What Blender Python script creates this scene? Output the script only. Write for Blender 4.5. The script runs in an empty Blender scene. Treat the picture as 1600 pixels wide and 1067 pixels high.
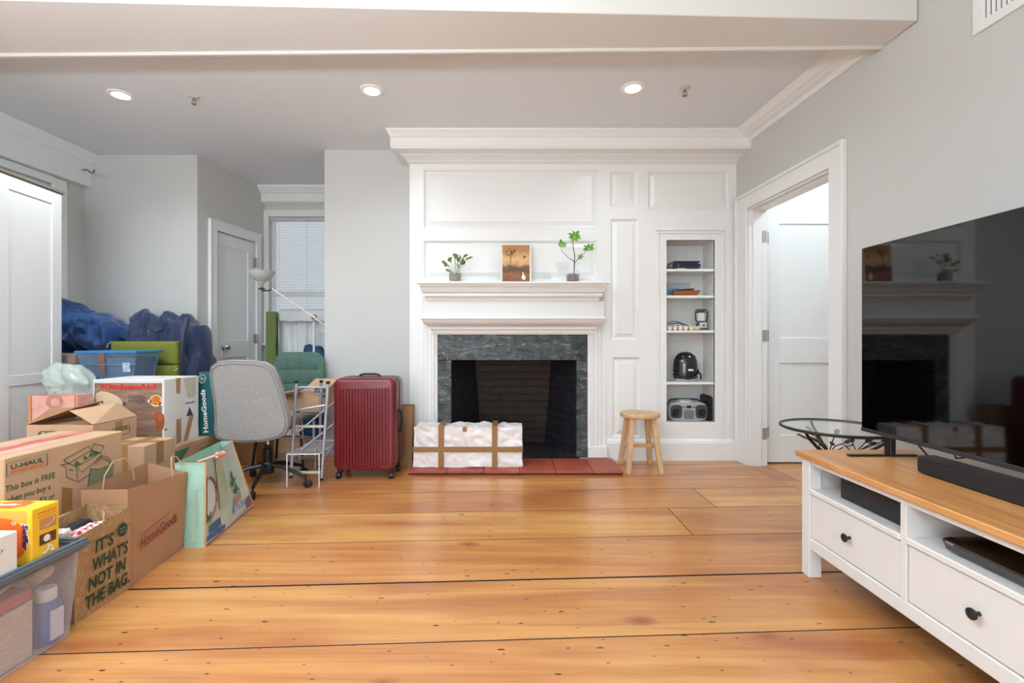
import bpy, bmesh, math, random
from mathutils import Vector, Matrix, noise
random.seed(7)
S = bpy.context.scene
COL = S.collection

# ------------------------------------------------------------------ camera, world, lights, exposure
F, H, CX, CY = 740.0, 1.07, 800.0, 530.0
cam_d = bpy.data.cameras.new('camera'); cam = bpy.data.objects.new('camera', cam_d); COL.objects.link(cam)
cam.location = (0, 0, H); cam.rotation_euler = (math.pi/2, 0, 0)
cam_d.sensor_width = 36; cam_d.lens = 36*F/1600; cam_d.clip_start = .02
cam_d.shift_y = -(533.5-CY)/1600
S.camera = cam
S.view_settings.view_transform = 'Standard'; S.view_settings.look = 'None'
S.view_settings.gamma = 1; S.view_settings.use_curve_mapping = False
S.view_settings.exposure = 0.36
W = bpy.data.worlds.new('world'); S.world = W; W.use_nodes = True
W.node_tree.nodes['Background'].inputs[0].default_value = (.86, .93, 1, 1)
W.node_tree.nodes['Background'].inputs[1].default_value = .5
CEIL = 2.82

def light(kind, name, loc, power, size=.1, rot=(0, 0, 0), color=(.82, .93, 1), sizey=None, spot=None, blend=.6):
    d = bpy.data.lights.new(name, kind); o = bpy.data.objects.new(name, d); COL.objects.link(o)
    o.location = loc; o.rotation_euler = rot; d.energy = power; d.color = color
    if kind == 'AREA':
        d.size = size
        if sizey: d.shape = 'RECTANGLE'; d.size_y = sizey
    elif kind == 'SPOT':
        d.shadow_soft_size = size; d.spot_size = spot; d.spot_blend = blend
    else: d.shadow_soft_size = size
    return o
SPOTS = [(-2.80, 3.39), (-.985, 3.33), (.841, 3.295)]
for i, (x, y) in enumerate(SPOTS):
    light('SPOT', 'spot_lamp', (x, y, CEIL-.03), (44, 29, 27)[i], .05, spot=math.radians(155), blend=.8)
# added unseen downlights behind the beam, fill to brighten the room
REAR_FILL = [(-2.8, 1.3), (-.98, 1.3), (.84, 1.3), (-2.8, -.8), (-.98, -.8), (.84, -.8)]
for x, y in REAR_FILL:
    light('SPOT', 'spot_lamp', (x, y, CEIL-.03), 16, .05, spot=math.radians(155), blend=.8)
# added area fill before the rear wall, brightening the room from behind
light('AREA', 'rear_wall_fill', (-1.0, -2.72, 1.5), 92, 3.6, (math.radians(-90), 0, math.pi), (.80, .92, 1), 1.8)
# added upward fill out of view, with no fixture, brightening the ceiling
light('AREA', 'ceiling_fill', (-1.5, .2, 1.9), 145, .5, (math.radians(180), 0, 0), (.78, .90, 1))
light('POINT', 'next_room_lamp', (2.85, 3.2, CEIL-.08), 27, .07)

# ------------------------------------------------------------------ helpers
def P(px, py, d):
    "point of the photograph's pixel at depth d, in metres"
    return Vector(((px-CX)/F*d, d, H-(py-CY)/F*d))
def PXp(px, py, x):
    d = x*F/(px-CX)
    return Vector((x, d, H-(py-CY)/F*d))
def lin(c):
    return tuple(((v/255)/12.92 if v/255 <= .04045 else ((v/255+.055)/1.055)**2.4) for v in c)
MATS = {}
def mat(name, rgb, rough=.6, metal=0, var=0, scale=8, bump=0, bscale=60, alpha=1, coat=0, stretch=(1, 1, 1), rgb2=None, emit=0, spec=.5, sheen=0):
    if name in MATS: return MATS[name]
    m = bpy.data.materials.new(name); m.use_nodes = True; MATS[name] = m
    nt = m.node_tree; b = nt.nodes['Principled BSDF']
    c = lin(rgb)+(1,)
    b.inputs['Base Color'].default_value = c
    b.inputs['Roughness'].default_value = rough; b.inputs['Metallic'].default_value = metal
    b.inputs['Coat Weight'].default_value = coat; b.inputs['Coat Roughness'].default_value = .15
    b.inputs['Specular IOR Level'].default_value = spec
    if sheen: b.inputs['Sheen Weight'].default_value = sheen
    if emit:
        b.inputs['Emission Color'].default_value = c; b.inputs['Emission Strength'].default_value = emit
    tc = nt.nodes.new('ShaderNodeTexCoord'); mp = nt.nodes.new('ShaderNodeMapping'); mp.inputs['Scale'].default_value = stretch
    nt.links.new(tc.outputs['Object'], mp.inputs[0])
    if var or rgb2:
        n = nt.nodes.new('ShaderNodeTexNoise'); n.inputs['Scale'].default_value = scale; n.inputs['Detail'].default_value = 5
        nt.links.new(mp.outputs[0], n.inputs[0])
        mx = nt.nodes.new('ShaderNodeMix'); mx.data_type = 'RGBA'
        cr = nt.nodes.new('ShaderNodeMapRange'); cr.inputs[1].default_value = .35; cr.inputs[2].default_value = .65
        nt.links.new(n.outputs[0], cr.inputs[0]); nt.links.new(cr.outputs[0], mx.inputs[0])
        if rgb2: a, d = c, lin(rgb2)+(1,)
        else: a = tuple(v*(1-var) for v in c[:3])+(1,); d = tuple(min(1, v*(1+var)) for v in c[:3])+(1,)
        mx.inputs[6].default_value = a; mx.inputs[7].default_value = d
        nt.links.new(mx.outputs[2], b.inputs['Base Color'])
    if bump:
        n = nt.nodes.new('ShaderNodeTexNoise'); n.inputs['Scale'].default_value = bscale; n.inputs['Detail'].default_value = 3
        nt.links.new(mp.outputs[0], n.inputs[0])
        bp = nt.nodes.new('ShaderNodeBump'); bp.inputs['Strength'].default_value = bump; bp.inputs['Distance'].default_value = .01
        nt.links.new(n.outputs[0], bp.inputs['Height']); nt.links.new(bp.outputs[0], b.inputs['Normal'])
    if alpha < 1:
        out = nt.nodes['Material Output']; tr = nt.nodes.new('ShaderNodeBsdfTransparent'); ms = nt.nodes.new('ShaderNodeMixShader')
        fr = nt.nodes.new('ShaderNodeLayerWeight'); fr.inputs[0].default_value = .12; ad = nt.nodes.new('ShaderNodeMath'); ad.operation = 'ADD'; ad.use_clamp = True
        ad.inputs[1].default_value = alpha
        mf = nt.nodes.new('ShaderNodeMath'); mf.operation = 'MULTIPLY'; mf.inputs[1].default_value = .45; nt.links.new(fr.outputs[1], mf.inputs[0]); nt.links.new(mf.outputs[0], ad.inputs[0]); nt.links.new(ad.outputs[0], ms.inputs[0])
        nt.links.new(tr.outputs[0], ms.inputs[1]); nt.links.new(b.outputs[0], ms.inputs[2]); nt.links.new(ms.outputs[0], out.inputs[0])
    return m

ORG = {}
def org(o): return ORG.get(o.name, Vector((0, 0, 0))) if o else Vector((0, 0, 0))
class MB:
    def __init__(s, M=None): s.v = []; s.f = []; s.M = M
    def add(s, vs, fs):
        n = len(s.v)
        s.v += [s.M @ Vector(v) if s.M else Vector(v) for v in vs]; s.f += [tuple(i+n for i in f) for f in fs]; return s
    def box(s, x0, x1, y0, y1, z0, z1):
        return s.add([(x0,y0,z0),(x1,y0,z0),(x1,y1,z0),(x0,y1,z0),(x0,y0,z1),(x1,y0,z1),(x1,y1,z1),(x0,y1,z1)],
                     [(0,3,2,1),(4,5,6,7),(0,1,5,4),(1,2,6,5),(2,3,7,6),(3,0,4,7)])
    def hexa(s, b, t):
        return s.add(list(b)+list(t), [(0,3,2,1),(4,5,6,7),(0,1,5,4),(1,2,6,5),(2,3,7,6),(3,0,4,7)])
    def prism(s, pts, vec):
        n = len(pts); vec = Vector(vec)
        vs = [Vector(p) for p in pts]+[Vector(p)+vec for p in pts]
        return s.add(vs, [tuple(range(n))[::-1], tuple(range(n, 2*n))]+[(i, (i+1) % n, (i+1) % n+n, i+n) for i in range(n)])
    def tube(s, pts, r, n=8, cap=True, close=False):
        pts = [Vector(p) for p in pts]; rr = r if isinstance(r, (list, tuple)) else [r]*len(pts)
        rings = []; up = None; N = len(pts)
        for i, p in enumerate(pts):
            a = pts[i-1] if (i or close) else p; b = pts[(i+1) % N] if (i < N-1 or close) else p
            t = (b-a).normalized()
            if up is None:
                up = t.orthogonal().normalized()
            else:
                up = (up-t*up.dot(t)); up = up.normalized() if up.length > 1e-6 else t.orthogonal().normalized()
            w = t.cross(up)
            rings.append([p+(up*math.cos(2*math.pi*k/n)+w*math.sin(2*math.pi*k/n))*rr[i] for k in range(n)])
        vs = [v for R in rings for v in R]; fs = []
        for i in range(N if close else N-1):
            j = (i+1) % N
            for k in range(n): fs.append((i*n+k, i*n+(k+1) % n, j*n+(k+1) % n, j*n+k))
        if cap and not close: fs += [tuple(range(n))[::-1], tuple(range((N-1)*n, N*n))]
        return s.add(vs, fs)
    def lathe(s, prof, c, n=24, ax='z', sx=1, sy=1, a0=0):
        c = Vector(c); vs = []; fs = []
        for r, h in prof:
            for k in range(n):
                a = 2*math.pi*k/n+a0; u, w = r*math.cos(a)*sx, r*math.sin(a)*sy
                vs.append(c+(Vector((u, w, h)) if ax == 'z' else Vector((h, u, w)) if ax == 'x' else Vector((u, h, w))))
        for i in range(len(prof)-1):
            for k in range(n): fs.append((i*n+k, i*n+(k+1) % n, (i+1)*n+(k+1) % n, (i+1)*n+k))
        fs.append(tuple(range(n))[::-1]); fs.append(tuple(range((len(prof)-1)*n, len(prof)*n)))
        return s.add(vs, fs)
    def sweep(s, prof, stations):
        "prof: list of ids; stations: functions id->point"
        n = len(prof); vs = [st(p) for st in stations for p in prof]; fs = []
        for i in range(len(stations)-1):
            for k in range(n): fs.append((i*n+k, i*n+(k+1) % n, (i+1)*n+(k+1) % n, (i+1)*n+k))
        fs += [tuple(range(n))[::-1], tuple(range((len(stations)-1)*n, len(stations)*n))]
        return s.add(vs, fs)
    def leaf(s, base, tip, width, n=None, droop=.15):
        base = Vector(base); tip = Vector(tip); d = tip-base; L = d.length
        nn = Vector(n) if n else Vector((0, -.6, .8)); w = d.cross(nn).normalized()*width*.5; up = w.cross(d).normalized()
        pts = [base, base+d*.3+w*.85, base+d*.62+w*.95, base+d*.88+w*.45, tip-up*L*droop, base+d*.88-w*.45, base+d*.62-w*.95, base+d*.3-w*.85, base+d*.5-up*L*.08]
        return s.add(pts, [(0,1,8),(1,2,8),(2,3,8),(3,4,8),(4,5,8),(5,6,8),(6,7,8),(7,0,8)])
    def pad(s, outline, nrm, t, rings=((1, 0), (.985, .6), (.95, .9), (.85, 1), (.5, 1.08))):
        pts = [Vector(p) for p in outline]; c = sum(pts, Vector())/len(pts); nrm = Vector(nrm).normalized(); n = len(pts)
        seq = [(k, h) for k, h in rings[::-1]]+[(k, -h) for k, h in rings[1:]]
        vs = []; fs = []
        for k, h in seq: vs += [c+(p-c)*k+nrm*t*h for p in pts]
        for i in range(len(seq)-1):
            for k in range(n): fs.append((i*n+k, i*n+(k+1) % n, (i+1)*n+(k+1) % n, (i+1)*n+k))
        vs += [c+nrm*t*1.1, c-nrm*t*1.1]; a, b = len(vs)-2, len(vs)-1; L = (len(seq)-1)*n
        for k in range(n): fs.append((a, (k+1) % n, k)); fs.append((b, L+k, L+(k+1) % n))
        return s.add(vs, fs)
    def text(s, txt, o, u, v, h, w=None, shear=0, bold=0, depth=.0006, align='l'):
        "letters of cap height h laid from point o along u, upright v"
        cu = bpy.data.curves.new('t', 'FONT'); cu.body = txt; cu.shear = shear; cu.offset = bold; cu.resolution_u = 2; cu.size = 1
        ob = bpy.data.objects.new('t', cu); me = bpy.data.meshes.new_from_object(ob)
        vs = [p.co.copy() for p in me.vertices]; fs = [tuple(p.vertices) for p in me.polygons]
        bpy.data.objects.remove(ob); bpy.data.meshes.remove(me); bpy.data.curves.remove(cu)
        if not vs: return s
        mx0 = min(p.x for p in vs); mx1 = max(p.x for p in vs)
        k = h/.70; kx = k if w is None else w/(mx1-mx0)
        u = Vector(u).normalized(); v = Vector(v).normalized(); nn = u.cross(v)
        sh = 0 if align == 'l' else (mx1-mx0)*kx*(1 if align == 'r' else .5)
        return s.add([Vector(o)+u*((p.x-mx0)*kx-sh)+v*p.y*k+nn*depth for p in vs], fs)
    def build(s, name, m, parent=None, bevel=0, smooth=False, local=False, seg=1, autos=None):
        me = bpy.data.meshes.new(name); o0 = Vector((0, 0, 0)) if local else org(parent)
        me.from_pydata([tuple(v-o0) for v in s.v], [], s.f)
        bm = bmesh.new(); bm.from_mesh(me)
        bmesh.ops.recalc_face_normals(bm, faces=bm.faces)
        if bevel:
            es = [e for e in bm.edges if len(e.link_faces) == 2 and e.calc_face_angle(0) > .6]
            bmesh.ops.bevel(bm, geom=es, offset=bevel, segments=seg, affect='EDGES', clamp_overlap=True)
        if smooth:
            th = autos or math.radians(38)
            for f in bm.faces: f.smooth = True
            for e in bm.edges:
                if len(e.link_faces) == 2 and e.calc_face_angle(0) > th: e.smooth = False
        bm.to_mesh(me); bm.free()
        me.materials.append(m)
        o = bpy.data.objects.new(name, me); COL.objects.link(o)
        if parent: o.parent = parent
        ORG[o.name] = o0 if parent else Vector((0, 0, 0))
        return o
def tag(o, label=None, cat=None, group=None, kind=None):
    if label: o['label'] = label
    if cat: o['category'] = cat
    if group: o['group'] = group
    if kind: o['kind'] = kind
    return o
def thing(name, label, cat, loc=(0, 0, 0), group=None, rotz=0):
    o = bpy.data.objects.new(name, None); COL.objects.link(o); o.empty_display_size = .05
    o.location = loc; o.rotation_euler = (0, 0, rotz); ORG[o.name] = Vector(loc)
    return tag(o, label, cat, group)
def struct(name):
    o = bpy.data.objects.new(name, None); COL.objects.link(o); o['kind'] = 'structure'; ORG[o.name] = Vector((0, 0, 0)); return o
def dup(o, parent=None):
    c = o.copy(); COL.objects.link(c); c.parent = parent; ORG[c.name] = org(o)
    for ch in list(o.children): dup(ch, c)
    return c
def recenter(o):
    "put the origin of a one-mesh thing at its base centre"
    me = o.data; xs = [v.co for v in me.vertices]
    c = Vector(((min(v.x for v in xs)+max(v.x for v in xs))/2, (min(v.y for v in xs)+max(v.y for v in xs))/2, min(v.z for v in xs)))
    me.transform(Matrix.Translation(-c)); o.location = c; ORG[o.name] = c; return o
def rrect(x0, x1, z0, z1, r, y, n=5):
    pts = []
    for cx, cz, a in ((x1-r, z1-r, 0), (x0+r, z1-r, 90), (x0+r, z0+r, 180), (x1-r, z0+r, 270)):
        for i in range(n+1):
            t = math.radians(a+90*i/n); pts.append(Vector((cx+r*math.cos(t), y, cz+r*math.sin(t))))
    return pts
def blob(mb, c, r, amp=.03, fr=4, seed=0, n=28, m=18, p=2.4, ridge=True, flat=None):
    c = Vector(c); vs = []; fs = []
    sg = lambda a, e: math.copysign(abs(a)**e, a)
    for i in range(m+1):
        ph = -math.pi/2+math.pi*i/m
        for k in range(n):
            th = 2*math.pi*k/n; e = 2/p
            q = Vector((sg(math.cos(ph), e)*sg(math.cos(th), e), sg(math.cos(ph), e)*sg(math.sin(th), e), sg(math.sin(ph), e)))
            pt = Vector((q.x*r[0], q.y*r[1], q.z*r[2]))
            s1 = noise.noise(pt*fr+Vector((seed*3.1, 0, seed)))
            s2 = noise.noise(Vector((pt.x*fr*1.6+pt.z*fr*1.2, pt.y*fr*1.5, pt.z*fr*.7))+Vector((seed, seed*2, 5)))
            dd = amp*s1*1.6+(amp*(.35-abs(s2)*2.2) if ridge else 0)
            pt = c+pt+pt.normalized()*dd
            if flat is not None: pt.z = max(pt.z, flat)
            vs.append(pt)
    for i in range(m):
        for k in range(n): fs.append((i*n+k, i*n+(k+1) % n, (i+1)*n+(k+1) % n, (i+1)*n+k))
    return mb.add(vs, fs)

# ------------------------------------------------------------------ materials
WALL = mat('wall_paint', (205, 204, 200), .55, bump=.02, bscale=220)
CEILM = mat('ceiling_paint', (228, 232, 235), .7)
WHITE = mat('white_gloss_paint', (236, 235, 232), .28, bump=.03, bscale=30, spec=.5)
DOORW = mat('door_paint', (238, 238, 236), .4)
BEAMP = mat('beam_paint', (224, 221, 216), .35, bump=.03, bscale=12, stretch=(.3, 3, 3))
NICHE = mat('niche_paint', (228, 227, 223), .5)
STEEL = mat('brushed_steel', (170, 168, 164), .32, 1)
CHROME = mat('chrome', (215, 215, 215), .12, 1)
BLACKM = mat('black_metal', (24, 24, 25), .4)
BLACKP = mat('black_plastic', (20, 20, 21), .45)
DARK = mat('dark_gap', (20, 12, 8), .9)
CARD = mat('cardboard', (196, 158, 124), .8, var=.05, scale=5, bump=.03, bscale=90)
CARDD = mat('cardboard_inner', (168, 126, 90), .85, var=.05)
TAPE = mat('packing_tape', (160, 118, 70), .35, var=.05)
GREENI = mat('green_ink', (52, 92, 62), .7)
ORANGEI = mat('orange_ink', (222, 118, 62), .7)
REDTAPE = mat('red_tape', (186, 62, 58), .4, rgb2=(222, 140, 130), scale=9, stretch=(3, 1, 1))
def floor_mat():
    m = bpy.data.materials.new('pine_floorboards'); m.use_nodes = True; nt = m.node_tree; N = nt.nodes; L = nt.links
    b = N['Principled BSDF']; b.inputs['Roughness'].default_value = .34; b.inputs['Coat Weight'].default_value = .35; b.inputs['Coat Roughness'].default_value = .2
    tc = N.new('ShaderNodeTexCoord'); oi = N.new('ShaderNodeObjectInfo'); mu = N.new('ShaderNodeVectorMath'); mu.operation = 'MULTIPLY_ADD'
    cb = N.new('ShaderNodeCombineXYZ')
    for i in range(3): L.new(oi.outputs['Random'], cb.inputs[i])
    mu.inputs[1].default_value = (31, 17, 9); L.new(cb.outputs[0], mu.inputs[0]); L.new(tc.outputs['Object'], mu.inputs[2])
    def nz(sc, scale, detail=4, dist=0, ntype='ShaderNodeTexNoise'):
        mp = N.new('ShaderNodeMapping'); mp.inputs['Scale'].default_value = sc; L.new(mu.outputs[0], mp.inputs[0])
        n = N.new(ntype); n.inputs['Scale'].default_value = scale; L.new(mp.outputs[0], n.inputs['Vector'])
        if ntype == 'ShaderNodeTexNoise': n.inputs['Detail'].default_value = detail; n.inputs['Distortion'].default_value = dist
        return n
    def ramp(src, a, bb):
        r = N.new('ShaderNodeMapRange'); r.inputs[1].default_value = a; r.inputs[2].default_value = bb; r.interpolation_type = 'SMOOTHSTEP'; L.new(src, r.inputs[0]); return r.outputs[0]
    def mix(f, a, c, mode='MIX'):
        x = N.new('ShaderNodeMix'); x.data_type = 'RGBA'; x.blend_type = mode
        if isinstance(f, float): x.inputs[0].default_value = f
        else: L.new(f, x.inputs[0])
        for i, q in ((6, a), (7, c)):
            if isinstance(q, tuple): x.inputs[i].default_value = q
            else: L.new(q, x.inputs[i])
        return x.outputs[2]
    g = lambda r, gg, bb: lin((r, gg, bb))+(1,)
    big = nz((.5, 2.6, 1), 1.5, 3, .5); streak = nz((.6, 9, 1), 1.6, 5, .8); fine = nz((1.2, 55, 1), 1.6, 4, .4)
    c = mix(ramp(streak.outputs[0], .3, .8), g(210, 153, 90), g(180, 118, 62))
    c = mix(ramp(big.outputs[0], .42, .75), c, g(170, 100, 56))
    c = mix(ramp(fine.outputs[0], .45, .8), c, mix(.30, c, g(120, 60, 25)))
    # soft reddish-brown figure, knots, nail holes
    kn = nz((1.1, 2.2, 1), 1.3, ntype='ShaderNodeTexVoronoi'); warp = nz((3, 7, 1), 3, 3)
    ks = N.new('ShaderNodeMath'); ks.operation = 'MULTIPLY_ADD'; L.new(warp.outputs[0], ks.inputs[0]); ks.inputs[1].default_value = .09; L.new(kn.outputs['Distance'], ks.inputs[2])
    c = mix(ramp(ks.outputs[0], .17, .055), c, g(140, 74, 38))
    c = mix(ramp(ks.outputs[0], .075, .055), c, g(78, 36, 20))
    for sc, s, th in (((2.6, 8, 1), 1.6, .062), ((4.2, 13, 1), 1.6, .055), ((1.3, 5, 1), 3.0, .07), ((1.1, 3, 1), 2.1, .045), ((3.1, 9, 1), 2.6, .08)):
        v = nz(sc, s, ntype='ShaderNodeTexVoronoi')
        c = mix(ramp(v.outputs['Distance'], th, th*.6), c, g(38, 20, 12))
    c = mix(1.0, c, oi.outputs['Color'], 'MULTIPLY')
    L.new(c, b.inputs['Base Color'])
    bp = N.new('ShaderNodeBump'); bp.inputs['Strength'].default_value = .12; bp.inputs['Distance'].default_value = .01; L.new(big.outputs[0], bp.inputs['Height']); L.new(bp.outputs[0], b.inputs['Normal'])
    return m
FLOORM = floor_mat()
def wood(name, c1, c2, stretch=(1, 12, 1), rough=.4, scale=3):
    return mat(name, c1, rough, rgb2=c2, scale=scale, stretch=stretch, bump=.04, bscale=20)

# ------------------------------------------------------------------ floor
floor = struct('floor')
MB().box(-4.6, 4.2, -2.9, 5.8, -.08, -.0008).build('subfloor', DARK, floor)
wx = lambda y: 2.246-.0608*y          # inner face of the right wall at depth y
SL = .049
joints = [-2.9, -2.45, -1.98, -1.5, -1.05, -.6, -.14, .32, .80, 1.25, 1.687, 2.103, 2.539, 2.954, 3.342, 3.64, 3.98, 4.4, 4.85, 5.3, 5.9]
tints = {9: (1.02, .98, .95), 10: (.97, .93, .88), 11: (.96, .87, .8), 12: (1.08, 1.12, 1.06), 13: (.95, .87, .8), 14: (1.05, 1.03, 1), 15: (1, .95, .92)}
def plank(pts, tint, parent=floor):
    mb = MB(); mb.hexa([(x, y, -.0009) for x, y in pts], [(x, y, 0) for x, y in pts])
    o = mb.build('plank', FLOORM, parent, bevel=.0005); o.color = tuple(tint)+(1,); return o
for i in range(len(joints)-1):
    a, b = joints[i], joints[i+1]; g = .0034
    ga = .0030 if i != 11 else .010
    cuts = [-4.5]
    if i == 12: cuts += [-2.05, .99]        # butt joints seen in the light knotty row
    elif i == 13: cuts += [1.30]
    elif i == 9: cuts += [-2.6]
    elif i < 9: cuts += [random.uniform(-3, 1)]
    cuts += [None]
    for j in range(len(cuts)-1):
        l, r = cuts[j], cuts[j+1]
        yl = lambda x, c: c+SL*x
        if r is None:
            r0 = wx(a+.1)-.002; r1 = wx(b+.1)-.002
            if a > 4.1: r0 = r1 = 2.9
        else: r0 = r1 = r-.003
        l = l+.002
        t = tints.get(i, (1, .97, .94)); k = 1+random.uniform(-.04, .04)
        if i == 13 and j == 1: t = (1.1, 1.12, 1.06)
        if i == 13 and j == 0: t = (.97, .9, .84)
        if i == 12 and j == 2: t = (1.13, 1.18, 1.12)
        plank([(l, yl(l, a)+ga), (r0, yl(r0, a)+ga), (r1, yl(r1, b)-g), (l, yl(l, b)-g)], [v*k for v in t])
ys0, ys1 = 2.2, 4.2
for k, (o0, o1) in enumerate([(.0, .14), (.144, .46), (.464, .84), (.844, 1.3), (1.304, 1.8)]):
    plank([(wx(ys0)+o0+.001, ys0), (wx(ys0)+o1, ys0), (wx(ys1)+o1, ys1), (wx(ys1)+o0+.001, ys1)], (.92, .82, .76) if k == 0 else (1.1, 1.08, 1.02))

# ------------------------------------------------------------------ ceiling and beam
ceil = tag(MB().box(-4.4, 4.2, -2.9, 5.8, CEIL, CEIL+.12).build('ceiling', CEILM), kind='structure')
beam = struct('trim_1')
def bl(x): return 2.655-.012*(x-2.0)*1.2
def bn(x): return 2.397+.032*(x-.78)
bpts = [(-4.1, bn(-4.1)), (2.09, bn(2.09)), (2.085, bl(2.085)), (-4.1, bl(-4.1))]
MB().hexa([(x, y, 2.712) for x, y in bpts], [(x, y, CEIL) for x, y in bpts]).build('beam_casing', BEAMP, beam, bevel=.004)
b2 = [(-4.1, bl(-4.1)-.004), (2.085, bl(2.085)-.004), (2.083, bl(2.085)+.022), (-4.1, bl(-4.1)+.022)]
MB().hexa([(x, y, 2.70) for x, y in b2], [(x, y, 2.725) for x, y in b2]).build('edge_bead', BEAMP, beam, bevel=.006, seg=2)

# ------------------------------------------------------------------ wall helpers
def grid_wall(mb, x0, x1, z0, z1, y, holes, depth, back=.10):
    "wall facing -y with rectangular holes: front, back skin and reveals"
    xs = sorted({x0, x1, *[h[0] for h in holes], *[h[1] for h in holes]}); zs = sorted({z0, z1, *[h[2] for h in holes], *[h[3] for h in holes]})
    for i in range(len(xs)-1):
        for j in range(len(zs)-1):
            cx, cz = (xs[i]+xs[i+1])/2, (zs[j]+zs[j+1])/2
            if any(h[0] < cx < h[1] and h[2] < cz < h[3] for h in holes): continue
            mb.add([(xs[i], y, zs[j]), (xs[i+1], y, zs[j]), (xs[i+1], y, zs[j+1]), (xs[i], y, zs[j+1])], [(0, 1, 2, 3)])
    for h in holes:
        a, b, c, d = h[:4]; dp = h[4] if len(h) > 4 else depth
        mb.add([(a, y, c), (b, y, c), (b, y, d), (a, y, d), (a, y+dp, c), (b, y+dp, c), (b, y+dp, d), (a, y+dp, d)],
               [(0, 1, 5, 4), (1, 2, 6, 5), (2, 3, 7, 6), (3, 0, 4, 7)])
def raised_panel(name, x0, x1, z0, z1, y, parent, m=WHITE, M=None, flip=1, raised=True):
    mb = MB(M)
    rings = [(0, 0), (.003, .004), (.012, .012), (.016, .02), (.022, .021), (.055, .009), (.057, .0065)] if raised else [(0, 0), (.002, .012), (.004, .013)]
    mn = min(x1-x0, z1-z0)
    vs = []
    for ins, dp in rings:
        ins = min(ins, mn*.3)
        vs += [(x0+ins, y+dp*flip, z0+ins), (x1-ins, y+dp*flip, z0+ins), (x1-ins, y+dp*flip, z1-ins), (x0+ins, y+dp*flip, z1-ins)]
    fs = []
    for i in range(len(rings)-1):
        for k in range(4): fs.append((i*4+k, i*4+(k+1) % 4, (i+1)*4+(k+1) % 4, (i+1)*4+k))
    n = (len(rings)-1)*4; fs.append((n, n+1, n+2, n+3))
    mb.add(vs, fs)
    o = mb.build(name, m, parent); return o

# ------------------------------------------------------------------ panelled chimney wall
YW = 4.20
q = lambda px: (px-CX)/F*YW
qz = lambda py: H-(py-CY)/F*YW
wall_back = struct('wall_back')
pan = [(662, 935, 265, 356), (662, 933, 376, 436), (953.5, 995.5, 268, 323), (954, 998, 342, 531), (957, 1000, 558, 683), (1013, 1139, 268, 328)]
pan = [(q(a), q(b), qz(d), qz(c)) for a, b, c, d in pan]
NX0, NX1, NZ0, NZ1 = q(1041.5), q(1116.5), qz(659), qz(375)
fire_hole = (-.56, .60, 0, .93, .05)
mb = MB(); grid_wall(mb, q(640), 1.993, 0, CEIL, YW, [p+(.03,) for p in pan]+[(NX0, NX1, NZ0, NZ1, .02), fire_hole], .03)
mb.box(q(640)+.0005, q(640)+.02, YW+.002, 4.39, 0, CEIL-.001)
mb.build('panelled_face', WHITE, wall_back)
for p in pan: raised_panel('panel', *p, YW, wall_back)
# niche with shelves
niche = struct('trim_2')
mb = MB()
fx0, fx1, fz1 = q(1026), q(1131), qz(361)
mb.box(fx0, fx0+.022, YW-.012, YW, .19, fz1); mb.box(fx1-.022, fx1, YW-.012, YW, .19, fz1); mb.box(fx0+.022, fx1-.022, YW-.012, YW, fz1-.022, fz1)
mb.box(fx0-.01, fx1+.01, YW-.02, YW, fz1, fz1+.012)
mb.build('niche_moulding', WHITE, niche, bevel=.003)
mb = MB(); yb = 4.46
mb.add([(NX0, YW, NZ0), (NX1, YW, NZ0), (NX1, YW, NZ1), (NX0, YW, NZ1), (NX0, yb, NZ0), (NX1, yb, NZ0), (NX1, yb, NZ1), (NX0, yb, NZ1)],
       [(0, 1, 5, 4), (1, 2, 6, 5), (2, 3, 7, 6), (3, 0, 4, 7), (4, 5, 6, 7)])
mb.build('niche_lining', NICHE, niche)
SHZ = []
for py in (420, 461.5, 516, 597):
    zt = qz(py); SHZ.append(zt)
    MB().box(NX0+.001, NX1-.001, YW+.004, yb-.002, zt-.022, zt).build('shelf', WHITE, niche, bevel=.002)
SHZ.append(NZ0)
mb = MB()
for y in (YW+.06, yb-.03):
    for k in range(46): mb.box(NX1-.0015, NX1-.0005, y, y+.005, NZ0+.04+k*.032, NZ0+.045+k*.032)
tag(mb.build('shelf_pin_holes', mat('pin_hole', (120, 118, 114), .8), niche), kind='stuff')

# baseboard right
bb = struct('baseboard_back')
mb = MB(); prof = [(0, 0), (-.024, 0), (-.024, .15), (-.02, .158), (-.016, .172), (-.008, .18), (0, .187)]
mb.sweep(prof, [lambda p: (.838, YW+p[0], p[1]), lambda p: (1.995, YW+p[0], p[1])]).build('board', WHITE, bb)

# crown over the panelling
cr = struct('trim_3')
prof = [(4.2, CEIL), (3.92, CEIL), (3.922, 2.808), (3.945, 2.785), (3.958, 2.768), (3.97, 2.760), (3.97, 2.69), (3.975, 2.686), (3.975, 2.672), (4.09, 2.672), (4.10, 2.664), (4.125, 2.658), (4.16, 2.645), (4.175, 2.632), (4.185, 2.628), (4.2, 2.622)]
mb = MB(); cX = lambda p: q(640)-.49*(4.2-p[0])
mb.sweep(prof, [lambda p: (2.03, p[0], p[1]), lambda p: (cX(p), p[0], p[1]), lambda p: (cX(p), 4.39, p[1])]).build('crown_moulding', WHITE, cr)

# grey wall left of the chimney, alcove, left end
wg = struct('wall_back_left')
GX = -1.734
MB().box(GX, q(640)+.01, 4.38, 5.75, 0, CEIL).build('grey_chimney_side', WALL, wg)
MB().box(-4.3, -2.99, 4.5, 4.62, 0, CEIL).build('grey_back', WALL, wg)
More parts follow.
